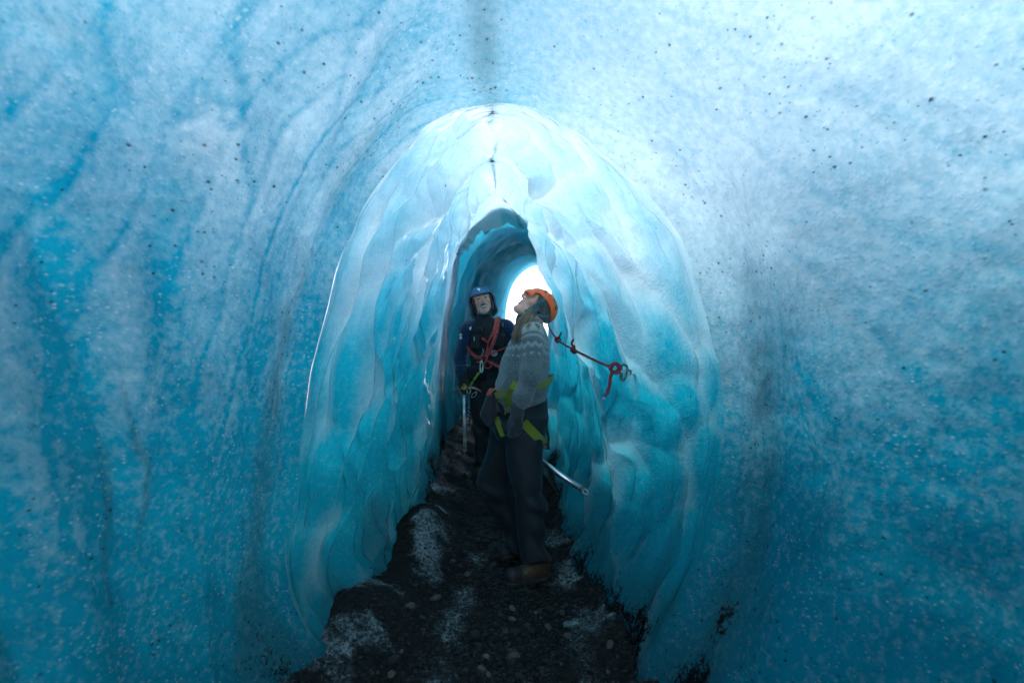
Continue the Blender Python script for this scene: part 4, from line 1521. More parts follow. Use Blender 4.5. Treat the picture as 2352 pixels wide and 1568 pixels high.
    tube_obj('buckle', [([cc + M @ np.array((0, .012 * math.cos(a), .012 * math.sin(a))) for a in t], .004)], WEB_TEAL, hel, 6)
    tube_obj('adjuster', [([W((near_side * .088, -.012, -.040)), W((near_side * .095, -.012, -.041))], .011)], EYE, hel, 10)

    # hair: long strands from the temple over the shoulder
    rnd = random.Random(7)
    paths = []
    for i in range(200):
        t = i / 199
        j = rnd.uniform(-1, 1)
        a = W((near_side * (.066 + .012 * rnd.random()), .040 - .050 * t, .004 - .030 * t))
        b = W((near_side * .082, .030 - .045 * t + .006 * j, -.050 - .02 * t))
        u0, u1 = 1190 + 40 * t, 1177 + 32 * t
        y1 = Y0 - .115 - .035 * rnd.random()
        c = np.array(tuple(P(1192 + 30 * t + 3 * j, 732 + 3 * t, y1 + .005)))
        dd = np.array(tuple(P(1183 + 26 * t + 4 * j, 752 + 6 * rnd.random(), y1 - .012)))
        e = np.array(tuple(P(1178 + 22 * t + 7 * j, 768 + 24 * rnd.random(), y1 - .030 - .02 * t)))
        n_ = 12
        pts = curve_pts([a, b, c, dd, e], n_)
        paths.append((pts, np.linspace(.0034, .0010, n_)))
    tube_obj('hair', paths, HAIR_BLONDE, root, 5)

    # harness
    hs = empty('harness', (0, 0, 0))
    place_under(hs, root)
    hs.location = (0, 0, 0)
    hs.matrix_parent_inverse = Matrix.Identity(4)
    hs.location = -root.location
    bv = bvh_of(sw)
    bt = bvh_of(sw, tr)
    belt = []
    for i in range(41):
        a = 2 * math.pi * i / 40
        vv = 888 - 19 * math.cos(a) * -1 * -1
        # front of the belt (small u) sits lower than the back
        cx = P(1199, vv, Y0)
        z = P(1199, 887, Y0).z + 0.048 * math.cos(a)
        o_ = Vector((cx.x, Y0, z))
        d_ = Vector((math.cos(a), math.sin(a), 0))
        rr = np.linspace(.06, .26, 60)
        dd_ = torso(np.array([tuple(o_ + d_ * r__) for r__ in rr]))
        belt.append(o_ + d_ * float(rr[np.argmax(dd_ > 0)] + .017))
    wv = [Vector((0.012 * math.cos(2 * math.pi * i / 40), 0, .044)) for i in range(41)]
    ribbon_obj('waist_belt', belt, wv, WEB_LIME, hs, .004)

    def strap(name, pix, width_px, mat, y=3.3, lift=.006, b=bt, n=16):
        pp = curve_pts([on(b, u, v, lift, y) for u, v in pix], n)
        T = np.gradient(pp, axis=0)
        wv_ = []
        for k in range(n):
            vw = np.array([0, -1.0, 0.15])
            s_ = np.cross(T[k], vw)
            s_ /= np.linalg.norm(s_) + 1e-9
            wv_.append(s_ * width_px * 0.00250)
        return ribbon_obj(name, pp, wv_, mat, hs, .004)
    strap('leg_loop', [(1203, 968), (1215, 982), (1232, 1001), (1249, 1020)], 20, WEB_LIME)
    strap('leg_loop', [(1136, 948), (1143, 965), (1150, 982), (1158, 1000)], 13, WEB_LIME)
    strap('riser_strap', [(1187, 878), (1180, 896), (1173, 915), (1168, 934)], 14, WEB_LIME, lift=.012)
    strap('riser_strap', [(1161, 908), (1163, 922), (1166, 936), (1162, 950)], 4, WEB_LIME, lift=.010)
    strap('gear_strap', [(1252, 968), (1257, 990), (1260, 1010), (1257, 1030)], 6, WEB_BLACK, lift=.010)
    strap('gear_strap', [(1247, 1020), (1254, 1030), (1258, 1022), (1261, 1032)], 6, WEB_BLACK, lift=.012)
    for (u, v, du, dv) in ((1165, 893, 5, 9), (1169, 890, 5, 9), (1168, 938, 6, 6)):
        q0, q1, q2, q3 = on(bt, u - du, v - dv, .012), on(bt, u + du * .4, v - dv * .9, .012), on(bt, u + du, v + dv, .012), on(bt, u - du * .4, v + dv * .9, .012)
        tube_obj('buckle', [(curve_pts([q0, q1, q2, q3], 17, True), .0035)], DARK_STEEL, hs, 6)
    strap('gear_loop', [(1150, 898), (1138, 894), (1126, 896), (1120, 908)], 8, WEB_RED, y=3.20, lift=.014)

    # pouch hanging at the front of the harness
    pc = P(1123, 945, 3.24)
    poly = np.array([[p_.x, p_.z] for p_ in (P(u_, v_, 3.24) for u_, v_ in ((1119, 906), (1140, 902), (1143, 944), (1131, 984), (1114, 972), (1103, 950)))])

    def pouch_f(p):
        q = p[:, [0, 2]]
        dd = np.full(len(q), 1e9)
        sg = np.ones(len(q))
        n_ = len(poly)
        for i in range(n_):
            e = poly[i - 1] - poly[i]
            w_ = q - poly[i]
            t_ = np.clip((w_ @ e) / (e @ e), 0, 1)
            dd = np.minimum(dd, np.linalg.norm(w_ - t_[:, None] * e, axis=1))
            c1 = q[:, 1] >= poly[i][1]
            c2 = q[:, 1] < poly[i - 1][1]
            c3 = e[0] * w_[:, 1] > e[1] * w_[:, 0]
            sg = np.where((c1 & c2 & c3) | (~c1 & ~c2 & ~c3), -sg, sg)
        d = dd * sg
        d = smax(d, np.abs(p[:, 1] - 3.24) - .040 - .3 * np.clip(-d, 0, .03), .014)
        return d + .004 * fbm(p[:, 0] * 18, p[:, 1] * 18, p[:, 2] * 12, 3, 541)
    po = sdf_obj('belt_pouch', pouch_f, *box_of([pc], .16), 0.0055, POUCH)
    tag(po, 'dark cloth pouch hanging from the front of the lime harness', 'pouch')
    bp = bvh_of(po)
    ringp = [on(bp, 1125 + 12 * math.cos(a), 935 + 16 * math.sin(a), .0015, 3.2) for a in np.linspace(0, 2 * math.pi, 25)]
    tube_obj('seam', [(ringp, .0014)], WEB_BLACK, po, 5)
    tube_obj('strap', [(curve_pts([P(1139, 896, 3.17), P(1132, 902, 3.18), P(1128, 912, 3.21)], 8), .006)], WEB_BLACK, po, 6)

    # ice axe carried behind her leg
    a0, a1 = P(1180, 1016, 3.50), P(1347, 1130, 3.20)
    ax_root = empty('ice_axe', a1)
    tag(ax_root, 'ice axe with bare metal shaft pointing down right behind the dark trousers', 'ice axe')
    ice_axe(ax_root, a0, a1, 0.0135, STEEL, None)
    return root


def ice_axe(root, head, spike, r, shaft_mat, tape):
    """Ice axe from its head end to its spike."""
    h, s = np.array(tuple(head)), np.array(tuple(spike))
    ax = (s - h) / np.linalg.norm(s - h)
    L = np.linalg.norm(s - h)
    e = s - ax * .028
    # oval shaft
    up = np.cross(ax, (0, 1.0, 0))
    up /= np.linalg.norm(up)
    sd = np.cross(ax, up)

    def oval(a, b, ra, rb, n=16, m=2):
        V, Fc = [], []
        for i in range(m):
            c = a + (b - a) * i / (m - 1)
            for k in range(n):
                t = 2 * math.pi * k / n
                V.append(c + up * ra * math.cos(t) + sd * rb * math.sin(t))
        for i in range(m - 1):
            for k in range(n):
                Fc.append((i * n + k, i * n + (k + 1) % n, (i + 1) * n + (k + 1) % n, (i + 1) * n + k))
        Fc += [tuple(range(n))[::-1], tuple(range((m - 1) * n, m * n))]
        return V, Fc
    V, Fc = oval(h, e, r * 1.25, r)
    place_under(mesh_obj('shaft', V, Fc, shaft_mat), root)
    # slanting open spike: a loop cut on the bias
    t = np.linspace(0, 2 * math.pi, 17)
    loop = [e + ax * (.012 + .020 * math.cos(a) * 0.9 + .010) + up * r * 1.1 * math.sin(a) * (0.85 - .25 * math.cos(a)) for a in t]
    place_under(mesh_obj('spike_ferrule', *oval(e - ax * .012, e + ax * .006, r * 1.34, r * 1.1), DARK_STEEL), root)
    tube_obj('spike', [(loop, .0035)], STEEL, root, 6)
    if tape:
        a, b = tape
        place_under(mesh_obj('grip_tape', *oval(h + ax * L * a, h + ax * L * b, r * 1.45, r * 1.2), TAPE), root)
    # head: pick one way, adze the other
    pick = [h + up * x + ax * (z - .004) for x, z in ((-.055, .012), (0, 0), (.06, .006), (.11, .022), (.155, .050))]
    ph = np.array([.030, .030, .022, .018, .006])
    V, Fc = [], []
    for c, hh in zip(pick, ph):
        for sx in (-1, 1):
            for sz in (-1, 1):
                V.append(c + sd * .004 * sx + ax * hh / 2 * sz)
    for i in range(len(pick) - 1):
        b = i * 4
        for q in ((0, 1, 5, 4), (1, 3, 7, 5), (3, 2, 6, 7), (2, 0, 4, 6)):
            Fc.append(tuple(b + k for k in q))
    Fc += [(0, 2, 3, 1), (len(V) - 4, len(V) - 3, len(V) - 1, len(V) - 2)]
    place_under(mesh_obj('pick', V, Fc, DARK_STEEL, smooth_shade=False), root)
    ad = [h - up * .055 + ax * .010, h - up * .085 + ax * .020, h - up * .105 + ax * .036]
    ribbon_obj('adze', ad, [sd * w_ for w_ in (.012, .045, .058)], DARK_STEEL, root, .004)




# ------------------------------------------------------------------ the guide in the blue helmet
def build_man():
    Y0 = 5.12
    G = float(floor_z(P(1112, 1080, Y0).x, Y0))
    root = empty('person', (P(1112, 1080, Y0).x, Y0, G))
    tag(root, 'person in blue helmet, black vest and red rope coil smiling at the camera', 'person')
    vec = lambda *a: np.array(tuple(P(*a)))
    O = vec(1106, 687, Y0 - .02)
    M = frame((.10, -.97, .02), (-.24, .02, .97)) * 1.0
    HS = 1.07
    loc = lambda p: (p - O) @ M / HS
    W = lambda q: O + HS * (M @ np.array(q, float))
    torso_b = rows_loft([(733, 1098, 1128, .055, Y0), (760, 1082, 1160, .10, Y0), (880, 1084, 1156, .10, Y0), (935, 1082, 1158, .11, Y0)])
    arm_r = [vec(1074, 757, Y0), vec(1057, 824, Y0 - .01), vec(1062, 868, Y0 - .10)]
    arm_l = [vec(1163, 752, Y0), vec(1190, 800, Y0 - .03), vec(1200, 845, Y0 - .14)]
    leg_r = [vec(1102, 905, Y0), vec(1106, 990, Y0 - .04), vec(1110, 1066, Y0 + .02)]
    leg_l = [vec(1142, 905, Y0), vec(1152, 990, Y0 - .03), vec(1158, 1068, Y0 + .04)]

    def body(p):
        d = head_sdf(loc(p), 1.05)
        d = smin(d, chain(p, [W((0, -.03, -.05)), vec(1113, 738, Y0), vec(1115, 770, Y0)], [.058, .062, .08]), .03)
        d = smin(d, torso_b(p), .03)
        for a in (arm_r, arm_l):
            d = smin(d, chain(p, a, (.048, .038, .028)), .03)
        for a in (leg_r, leg_l):
            d = smin(d, chain(p, a, (.075, .055, .042)), .03)
        return d

    def blush(v):
        q = loc(v)
        a = np.exp(-(((np.abs(q[:, 0]) - .040) / .018) ** 2 + ((q[:, 2] + .030) / .018) ** 2)) + 0.8 * np.exp(-((q[:, 1] - .112) / .014) ** 2 - (q[:, 0] / .014) ** 2)
        a += 0.8 * np.exp(-((q[:, 2] + .069) / .016) ** 2 - (q[:, 0] / .024) ** 2) * (q[:, 1] > .07)
        return np.clip(a, 0, 1)
    lo, hi = box_of([W((0, 0, .1)), W((0, .12, 0))] + arm_r + arm_l + leg_r + leg_l, 0.12)
    sdf_obj('body', body, lo, hi, 0.0075, SKIN, root, {'blush': blush}, relax=0)
    for sgn in (-1, 1):
        ey = [W((sgn * .031 + .012 * t, .0890 - .005 * abs(t), .0005 - .002 * t * t)) for t in np.linspace(-1, 1, 7)]
        tube_obj('eye', [(ey, np.array([.001, .003, .0042, .0048, .0042, .003, .001]))], EYE, root, 6)
        br = [W((sgn * (.012 + .038 * t), .0985 - .016 * t * t, .019 + .006 * math.sin(2.6 * t))) for t in np.linspace(0, 1, 7)]
        tube_obj('eyebrow', [(br, .0040)], BROW, root, 5)
    tube_obj('teeth', [([W((x, .0915 - 12 * x * x, -.0680 + 8 * x * x)) for x in np.linspace(-.021, .021, 9)], .0050)], TEETH, root, 6)
    tube_obj('lip', [([W((x, .0945 - 18 * x * x, -.0800 + 14 * x * x)) for x in np.linspace(-.024, .024, 9)], np.array([.001, .003, .004, .0045, .0045, .0045, .004, .003, .001]))], LIP, root, 6)
    must = []
    rnd = random.Random(3)
    for i in range(60):
        x = rnd.uniform(-.026, .026)
        a = W((x * .8, .0985 - 12 * x * x, -.048 - abs(x) * .2))
        must.append(([a, W((x * 1.15, .0985 - 14 * x * x, -.058 - abs(x) * .25))], np.array([.0016, .0008])))
    tube_obj('moustache', must, BROW, root, 4)
    hair = {-1: [], 1: []}
    for i in range(90):
        sg = rnd.choice((-1, 1))
        z0 = rnd.uniform(-.03, .02)
        b = np.array((sg * rnd.uniform(.060, .078), rnd.uniform(-.01, .045), z0))
        pts = [W(b + np.array((.006 * math.sin(k * 1.5 + i), .006 * math.cos(k * 1.9 + i), -.016 * k))) for k in range(6)]
        hair[sg].append((pts, np.linspace(.0035, .0015, 6)))
    for sg in (-1, 1):
        tube_obj('hair', hair[sg], HAIR_BROWN, root, 4)

    # helmet
    HC = (0, -.012, .010)

    def helmet(p):
        q = loc(p)
        d = ell(q, HC, (.098, .118, .100))
        d = np.maximum(d, -ell(q, HC, (.090, .110, .092)))
        edge = np.interp(q[:, 1], [-.13, -.06, 0, .06, .085, .12], [-.02, .0, .015, .040, .045, .045])
        d = np.maximum(d, edge - q[:, 2])
        v = ell(q, (0, .005, .028), (.092, .130, .050))
        v = np.maximum(np.maximum(v, -ell(q, (0, .005, .020), (.087, .125, .047))), np.maximum(.055 - q[:, 1], np.maximum(q[:, 2] - .058, .034 - q[:, 2])))
        return np.minimum(d, v)
    lo, hi = box_of([W((x, y, z)) for x in (-.14, .14) for y in (-.14, .14) for z in (-.17, .13)], .01)
    hel = sdf_obj('helmet', helmet, lo, hi, 0.0055, BLUE_SHELL, root)
    # printed diamond mark on the front of the helmet
    fdir = lambda x, z: W(np.array(HC) + np.array([x, math.sqrt(max(0, 1 - (x / .098) ** 2 - ((z) / .100) ** 2)) * .118 + .0025, z]))

    def diamond(at, sc, parent, skip=True):
        c = at
        tri = []
        V = [at(0, sc), at(sc, 0), at(0, -sc), at(-sc, 0), at(sc * .10, sc * .30), at(sc * .55, sc * .05), at(sc * .1, -sc * .45), at(-sc * .05, sc * .02)]
        o = mesh_obj('emblem', V, [(0, 1, 5, 4), (0, 4, 7, 3), (3, 7, 6, 2)], WHITE, smooth_shade=False)
        place_under(o, parent)
    diamond(lambda x, z: fdir(.012 + x, .066 + z), .016, hel)
    # hood drawn round the helmet
    def hood(p):
        q = loc(p)
        d = ell(q, (0, -.030, -.015), (.114, .115, .132))
        d = smin(d, ell(q, (0, -.03, -.11), (.122, .10, .060)), .04)
        ins = smin(ell(q, (0, -.025, -.015), (.104, .125, .123)), ell(q, (0, .02, -.11), (.098, .12, .060)), .03)
        d = np.maximum(d, -ins)
        d = np.maximum(d, q[:, 1] - .042 - .18 * np.clip(-q[:, 2] - .04, 0, 1))
        return d + .004 * fbm(q[:, 0] * 18, q[:, 1] * 18, q[:, 2] * 18, 2, 601)
    sdf_obj('hood', hood, lo, hi, 0.0062, HOOD, root)
    sdf_obj('neck_gaiter', lambda p: np.maximum(chain(p, [W((0, -.01, -.10)), vec(1113, 735, Y0), vec(1114, 752, Y0)], [.062, .074, .080]), (p - W((0, 0, -.112))) @ M[:, 2]),
            *box_of([vec(1085, 712, Y0), vec(1142, 765, Y0)], .09), 0.007, GAITER, root)
    strp = curve_pts([W((-.080, .030, -.055)), W((-.060, .060, -.115)), W((-.02, .080, -.135)), W((.03, .080, -.130)), W((.062, .058, -.105))], 16)
    tube_obj('chin_strap', [(strp, .004)], WEB_TEAL, hel, 5)

    # fleece sleeves and shoulders
    def fleece(p):
        d = chain(p, [vec(1092, 750, Y0), arm_r[0], arm_r[1], arm_r[1] * .4 + arm_r[2] * .6, arm_r[2]], (.070, .068, .056, .052, .044), .03)
        d = smin(d, chain(p, [vec(1140, 748, Y0)] + arm_l, (.070, .068, .058, .045), .03), .03)
        x, y, z = p[:, 0], p[:, 1], p[:, 2]
        ax = (arm_r[2] - arm_r[1]) / np.linalg.norm(arm_r[2] - arm_r[1])
        d = np.maximum(d, (p - arm_r[2]) @ ax)
        ring = 0.004 * np.sin(z * 190 + 2 * fbm(x * 8, y * 8, z * 8, 2, 611)) * np.exp(-((z - 1.20) / .10) ** 2)
        return d + ring + .004 * fbm(x * 10, y * 10, z * 10, 3, 613)
    lo, hi = box_of(arm_r + arm_l + [vec(1115, 735, Y0)], .09)
    sdf_obj('fleece_jacket', fleece, lo, hi, 0.0068, FLEECE, root)

    # vest with pockets
    vest_l = rows_loft([(730, 1094, 1134, .075, Y0), (740, 1086, 1152, .095, Y0), (752, 1077, 1164, .120, Y0), (790, 1077, 1168, .132, Y0), (830, 1080, 1166, .132, Y0), (862, 1078, 1166, .128, Y0), (882, 1077, 1166, .122, Y0)])

    def vest(p):
        d = vest_l(p)
        x, y, z = p[:, 0], p[:, 1], p[:, 2]
        for (u, v, hw, hh) in ((1093, 785, 12, 16), (1093, 836, 12, 13), (1142, 782, 14, 16), (1142, 834, 14, 14), (1100, 760, 8, 6)):
            c = vec(u, v, Y0 - .125)
            d = smin(d, rbox(p, c, (hw * .0039, .020, hh * .0039), .010), .006)
        d = np.maximum(d, -(chain(p, [arm_r[0] + np.array([-.02, 0, 0]), arm_r[1]], (.062, .06))))
        seam = 0.004 * np.exp(-((x - P(1114, 800, Y0).x) / .006) ** 2) * (y < Y0)
        return d + seam + .004 * fbm(x * 14, y * 14, z * 14, 3, 621)
    lo, hi = box_of([vec(1074, 728, Y0), vec(1170, 884, Y0)], .17)
    ve = sdf_obj('vest', vest, lo, hi, 0.0068, VEST, root)
    bve = bvh_of(ve)
    # printed diamond, zip pull, whistle, patch
    o1 = on(bve, 1082, 754, .003, Y0 - .12)
    diamond(lambda x, z: np.array(tuple(o1)) + np.array([x, -.002, z]), .017, ve)
    tube_obj('zip_pull', [([on(bve, 1089.5, 773, .006), on(bve, 1089, 783, .006)], .005)], ALU, ve, 6)
    tube_obj('zip', [([on(bve, 1114, 740, .003), on(bve, 1114, 770, .003), on(bve, 1114, 800, .003), on(bve, 1114, 830, .003)], .003)], WEB_BLACK, ve, 5)
    tube_obj('radio_knob', [([on(bve, 1107, 776, .012), on(bve, 1111, 781, .018), on(bve, 1119, 786, .012)], np.array([.011, .013, .010]))], RED_PLASTIC, ve, 8)
    tube_obj('whistle', [(curve_pts([on(bve, 1108, 800, .008), on(bve, 1110, 807, .012), on(bve, 1107, 814, .010), on(bve, 1110, 820, .008)], 10), .0035)], STEEL, ve, 5)
    pc = np.array(tuple(on(bve, 1135, 811, .006)))
    for rr, rad in ((.024, .003), (.012, .004)):
        tube_obj('round_patch', [([pc + np.array([rr * math.cos(a), -.003, rr * math.sin(a)]) for a in np.linspace(0, 2 * math.pi, 19)], rad)], WHITE, ve, 5)
    for v_ in (746, 770):
        rp = [on(bve, u, v_, .005) for u in np.linspace(1128, 1158, 6)]
        ribbon_obj('webbing', rp, [(0, 0, .026)] * 6, WEB_BLACK, ve)
    rp = [on(bve, u, v, .006) for u, v in ((1150, 741), (1153, 765), (1152, 795))]
    ribbon_obj('webbing', rp, [(.030, 0, 0)] * 3, WEB_BLACK, ve)
    # sleeve print
    fl = bvh_of([o for o in root.children if o.name.startswith('fleece')][0])
    for v_ in (768, 773, 777):
        rp = [on(fl, u, v_, .003) for u in (1056, 1058, 1061)]
        ribbon_obj('sleeve_print', rp, [(0, 0, .008)] * 3, WHITE, [o for o in root.children if o.name.startswith('fleece')][0], .001)
    # belt pouch bulging at the waist
    pe = sdf_obj('waist_pack', lambda p: rbox(p, vec(1092, 856, Y0 - .13), (.075, .045, .065), .03) + .004 * fbm(p[:, 0] * 14, p[:, 1] * 14, p[:, 2] * 14, 2, 625), *box_of([vec(1092, 856, Y0 - .13)], .14), .007, VEST, root)

    # trousers
    pel = rows_loft([(868, 1078, 1164, .115, Y0), (900, 1074, 1166, .125, Y0), (930, 1078, 1166, .125, Y0), (945, 1086, 1162, .11, Y0)])
    lr = rows_loft([(915, 1076, 1126, .10, Y0), (940, 1081, 1125, .10, Y0 - .02), (987, 1087, 1123, .085, Y0 - .04), (1030, 1090, 1124, .08, Y0 - .02), (1072, 1092, 1127, .085, Y0)])
    ll = rows_loft([(915, 1122, 1167, .10, Y0), (940, 1130, 1170, .10, Y0 - .02), (987, 1136, 1174, .085, Y0 - .03), (1030, 1138, 1176, .08, Y0), (1072, 1140, 1178, .085, Y0 + .02)])

    def trousers(p):
        d = smin(smin(pel(p), lr(p), .03), ll(p), .02)
        x, y, z = p[:, 0], p[:, 1], p[:, 2]
        return d + 0.009 * np.sin(z * 38 + x * 30 + 3.5 * fbm(x * 5, y * 5, z * 4, 3, 631)) * (.3 + np.exp(-((z - .58) / .1) ** 2) + np.exp(-((z - .3) / .06) ** 2)) + .006 * fbm(x * 8, y * 8, z * 5, 3, 633)
    lo, hi = box_of([vec(1072, 866, Y0), vec(1180, 1075, Y0)], .15)
    tr = sdf_obj('trousers', trousers, lo, hi, 0.0075, TROUSER_B, root)
    # boots
    for a, nm in ((leg_r, 641), (leg_l, 643)):
        hx, hy = a[2][0], a[2][1] + .05
        g = float(floor_z(hx, hy - .1))

        def bootf(p, hx=hx, hy=hy, g=g):
            d = caps(p, (hx, hy, g + .055), (hx - .03, hy - .19, g + .045), .050, .046)
            d = smin(d, caps(p, (hx, hy - .02, g + .06), (hx, hy - .04, g + .20), .052, .058), .03)
            return np.maximum(d, g + .022 - p[:, 2])

        def solef(p, hx=hx, hy=hy, g=g):
            q = p.copy()
            q[:, 2] = 0
            d = caps(q, (hx, hy, 0), (hx - .03, hy - .19, 0), .055, .054)
            return np.maximum(d, np.maximum(p[:, 2] - g - .03, g - .004 - p[:, 2]))
        lo, hi = np.array((hx - .11, hy - .28, g - .02)), np.array((hx + .09, hy + .08, g + .28))
        b = sdf_obj('boot', bootf, lo, hi, .008, LEATHER, root)
        sdf_obj('sole', solef, lo, hi, .008, RUBBER, b)

    # glove gripping the axe head
    hc = vec(1065, 888, Y0 - .13)
    wr = arm_r[2]
    kn = [hc + np.array([-.034 + .004 * i, -.018 + .012 * i, .018 - .012 * i]) for i in range(4)]
    glv = sdf_obj('glove', lambda p: smin(finger_hand(p, wr + (hc - wr) * .3, kn, np.array([.85, -.15, -.15]), np.array([.15, -.55, -.75]), [wr + (hc - wr) * .5 + np.array([.02, -.01, 0]), hc + np.array([.034, -.02, .004]), hc + np.array([.030, -.040, -.020]), hc + np.array([.012, -.048, -.032])], 1.15),
                                          caps(p, wr + (wr - hc) * .25, wr + (hc - wr) * .45, .044, .040), .02), *box_of([wr, hc], .10), 0.005, GLOVE_BLACK, root)
    gb = bvh_of(glv)
    rp = [on(gb, u, v, .003, Y0 - .17) for u, v in ((1066, 880), (1064, 887), (1061, 894))]
    ribbon_obj('palm_patch', rp, [(.020, 0, 0), (.036, 0, 0), (.022, 0, 0)], GLOVE_YELLOW, glv)
    rp = [on(gb, u, v, .003, Y0 - .17) for u, v in ((1068, 882), (1072, 890), (1071, 896))]
    ribbon_obj('palm_patch', rp, [(.012, 0, 0), (.020, 0, 0), (.012, 0, 0)], GLOVE_YELLOW, glv)
    tube_obj('finger_patch', [([on(gb, 1055, 893, .002, Y0 - .17), on(gb, 1057, 899, .002, Y0 - .17), on(gb, 1060, 904, .002, Y0 - .17)], .007)], GLOVE_YELLOW, glv, 6)

    # harness: belt, leg loops, buckle, gear loop
    bt = bvh_of(ve, tr)
    hs = empty('harness', -root.location)
    hs.parent = root

    def strap(name, pix, width, mat, lift=.008, n=12):
        pp = curve_pts([on(bt, u, v, lift, Y0 - .12) for u, v in pix], n)
        T = np.gradient(pp, axis=0)
        wv_ = []
        for k in range(n):
            s_ = np.cross(T[k], (0, -1.0, 0))
            s_ /= np.linalg.norm(s_) + 1e-9
            wv_.append(s_ * width)
        return ribbon_obj(name, pp, wv_, mat, hs, .004)
    strap('waist_belt', [(1078, 876), (1095, 880), (1115, 881), (1140, 880), (1162, 876)], .045, WEB_BLACK)
    strap('leg_loop', [(1078, 925), (1090, 938), (1105, 946), (1120, 945)], .040, WEB_BLACK)
    strap('riser_strap', [(1113, 884), (1106, 910), (1098, 938)], .022, WEB_BLACK)
    strap('sling', [(1124, 902), (1128, 910), (1133, 920)], .030, WEB_TEAL, lift=.012)
    q = [on(bt, u, v, .012, Y0 - .13) for u, v in ((1088, 903), (1096, 900), (1092, 910), (1085, 913))]
    tube_obj('buckle', [(curve_pts(q, 17, True), .0035)], STEEL, hs, 6)

    # rope coil worn over the shoulder
    ro = empty('climbing_rope', tuple(P(1111, 823, Y0 - .2)))
    tag(ro, 'red rope coil worn across the black vest and knotted at the waist', 'rope')
    R = .0075
    paths = []
    for k in range(5):
        o_ = (k - 2) * 2.6
        lift = .022 + .010 * (k % 2)
        pts = [on(bve, 1140 + o_ * .75, 742, lift, Y0 - .12), on(bve, 1137 + o_, 762, lift, Y0 - .14), on(bve, 1131 + o_, 785, lift, Y0 - .15), on(bve, 1123 + o_, 805, lift, Y0 - .15), on(bve, 1116 + o_ * .7, 820, lift, Y0 - .15)]
        top = np.array(tuple(pts[0])) + np.array([.004, .06, .035])
        back = top + np.array([.01, .12, -.03])
        paths.append((curve_pts([back, top] + pts, 30), R))
    tube_obj('shoulder_strand', paths, RED_ROPE, ro, 7)
    paths = []
    for k in range(3):
        o_ = (k - 1) * 3.0
        pts = [on(bve, u, v + o_, .020, Y0 - .13) for u, v in ((1079, 799), (1086, 810), (1095, 818), (1106, 823))]
        first = np.array(tuple(pts[0])) + np.array([-.02, .10, .03])
        paths.append((curve_pts([first] + pts, 20), R))
    tube_obj('side_strand', paths, RED_ROPE, ro, 7)
    pts = [on(bve, u, v, .022, Y0 - .13) for u, v in ((1126, 815), (1138, 807), (1150, 801), (1163, 796))]
    tube_obj('side_strand', [(curve_pts(pts, 16), R)], RED_ROPE, ro, 7)
    # knot: wraps, a loop and a tail
    kc = np.array(tuple(on(bve, 1111, 824, .045, Y0 - .16)))
    wr_ = [kc + np.array([.030 * math.cos(a) * (1 + .1 * math.sin(3 * a)), -.020 + .022 * math.sin(2 * a), .032 * math.sin(a) + .010 * math.cos(2 * a)]) for a in np.linspace(0, 4 * math.pi, 50)]
    lc = kc + np.array([.034, -.010, -.052])
    lp = [lc + np.array([.031 * math.cos(a), -.010 * math.sin(a), .031 * math.sin(a)]) for a in np.linspace(.6, 2 * math.pi + .9, 30)]
    tl = curve_pts([kc, kc + np.array([-.025, -.02, -.024]), kc + np.array([-.058, -.02, -.030])], 10)
    st = [kc + np.array([.055 + .0075 * k + .022 * math.cos(k * 1.7), -.012 + .016 * math.sin(k * 1.7), -.030 - .0040 * k]) for k in range(14)]
    tube_obj('knot', [(wr_, R * 1.1), (lp, R), (tl, R), (curve_pts(st, 60), R)], RED_ROPE, ro, 7)

    # lime lanyard with its carabiner
    la = empty('lanyard', tuple(P(1092, 868, Y0 - .2)))
    tag(la, 'knotted lime green cord hanging from a carabiner below the red knot', 'lanyard')
    base = curve_pts([P(1106, 846, Y0 - .20), P(1097, 860, Y0 - .20), P(1089, 872, Y0 - .20), P(1078, 888, Y0 - .19)], 60)
    wrap = []
    for i, b_ in enumerate(base):
        a = i * 1.35
        amp = .004 + .008 * (0.5 + 0.5 * math.sin(i * .42)) * (i > 8)
        wrap.append(b_ + np.array([amp * math.cos(a), amp * math.sin(a), amp * .6 * math.sin(a)]))
    tube_obj('cord', [(base, .0065), (wrap, .0045)], LIME_CORD, la, 6)
    cb = [P(1106 + 3.2 * math.cos(a), 842 + 13 * math.sin(a), Y0 - .205) for a in np.linspace(0, 2 * math.pi, 20)]
    tube_obj('carabiner', [(cb, .0055)], ALU, la, 6)

    # ice screws racked at the hip
    isc = empty('ice_screw', tuple(P(1077, 915, Y0 - .12)))
    tag(isc, 'dark threaded ice screw hanging at the hip of the black trousers', 'ice screw')
    tube_obj('tube', [([P(1076.5, 900, Y0 - .12), P(1078, 975, Y0 - .12)], .009)], DARK_STEEL, isc, 8)
    thread = [np.array(tuple(P(1077, 930, Y0 - .12))) + np.array([.011 * math.cos(a), .011 * math.sin(a), -.0105 * a / 2]) + np.array([.00004 * a, 0, 0]) for a in np.linspace(0, 10 * math.pi, 100)]
    tube_obj('thread', [(thread, .0022)], STEEL, isc, 4)
    tube_obj('hanger', [(curve_pts([P(1074, 893, Y0 - .12), P(1080, 893, Y0 - .12), P(1080, 902, Y0 - .12), P(1074, 902, Y0 - .12)], 17, True), .005)], STEEL, isc, 6)

    # axe planted beside him
    a0, a1 = P(1065, 888, Y0 - .14), P(1068, 1034, Y0 - .14)
    axr = empty('ice_axe', a1)
    tag(axr, 'upright ice axe with taped pale shaft held beside the blue sleeve', 'ice axe')
    ice_axe(axr, a0, a1, 0.0105, ALU, (.80, .95))
    return root


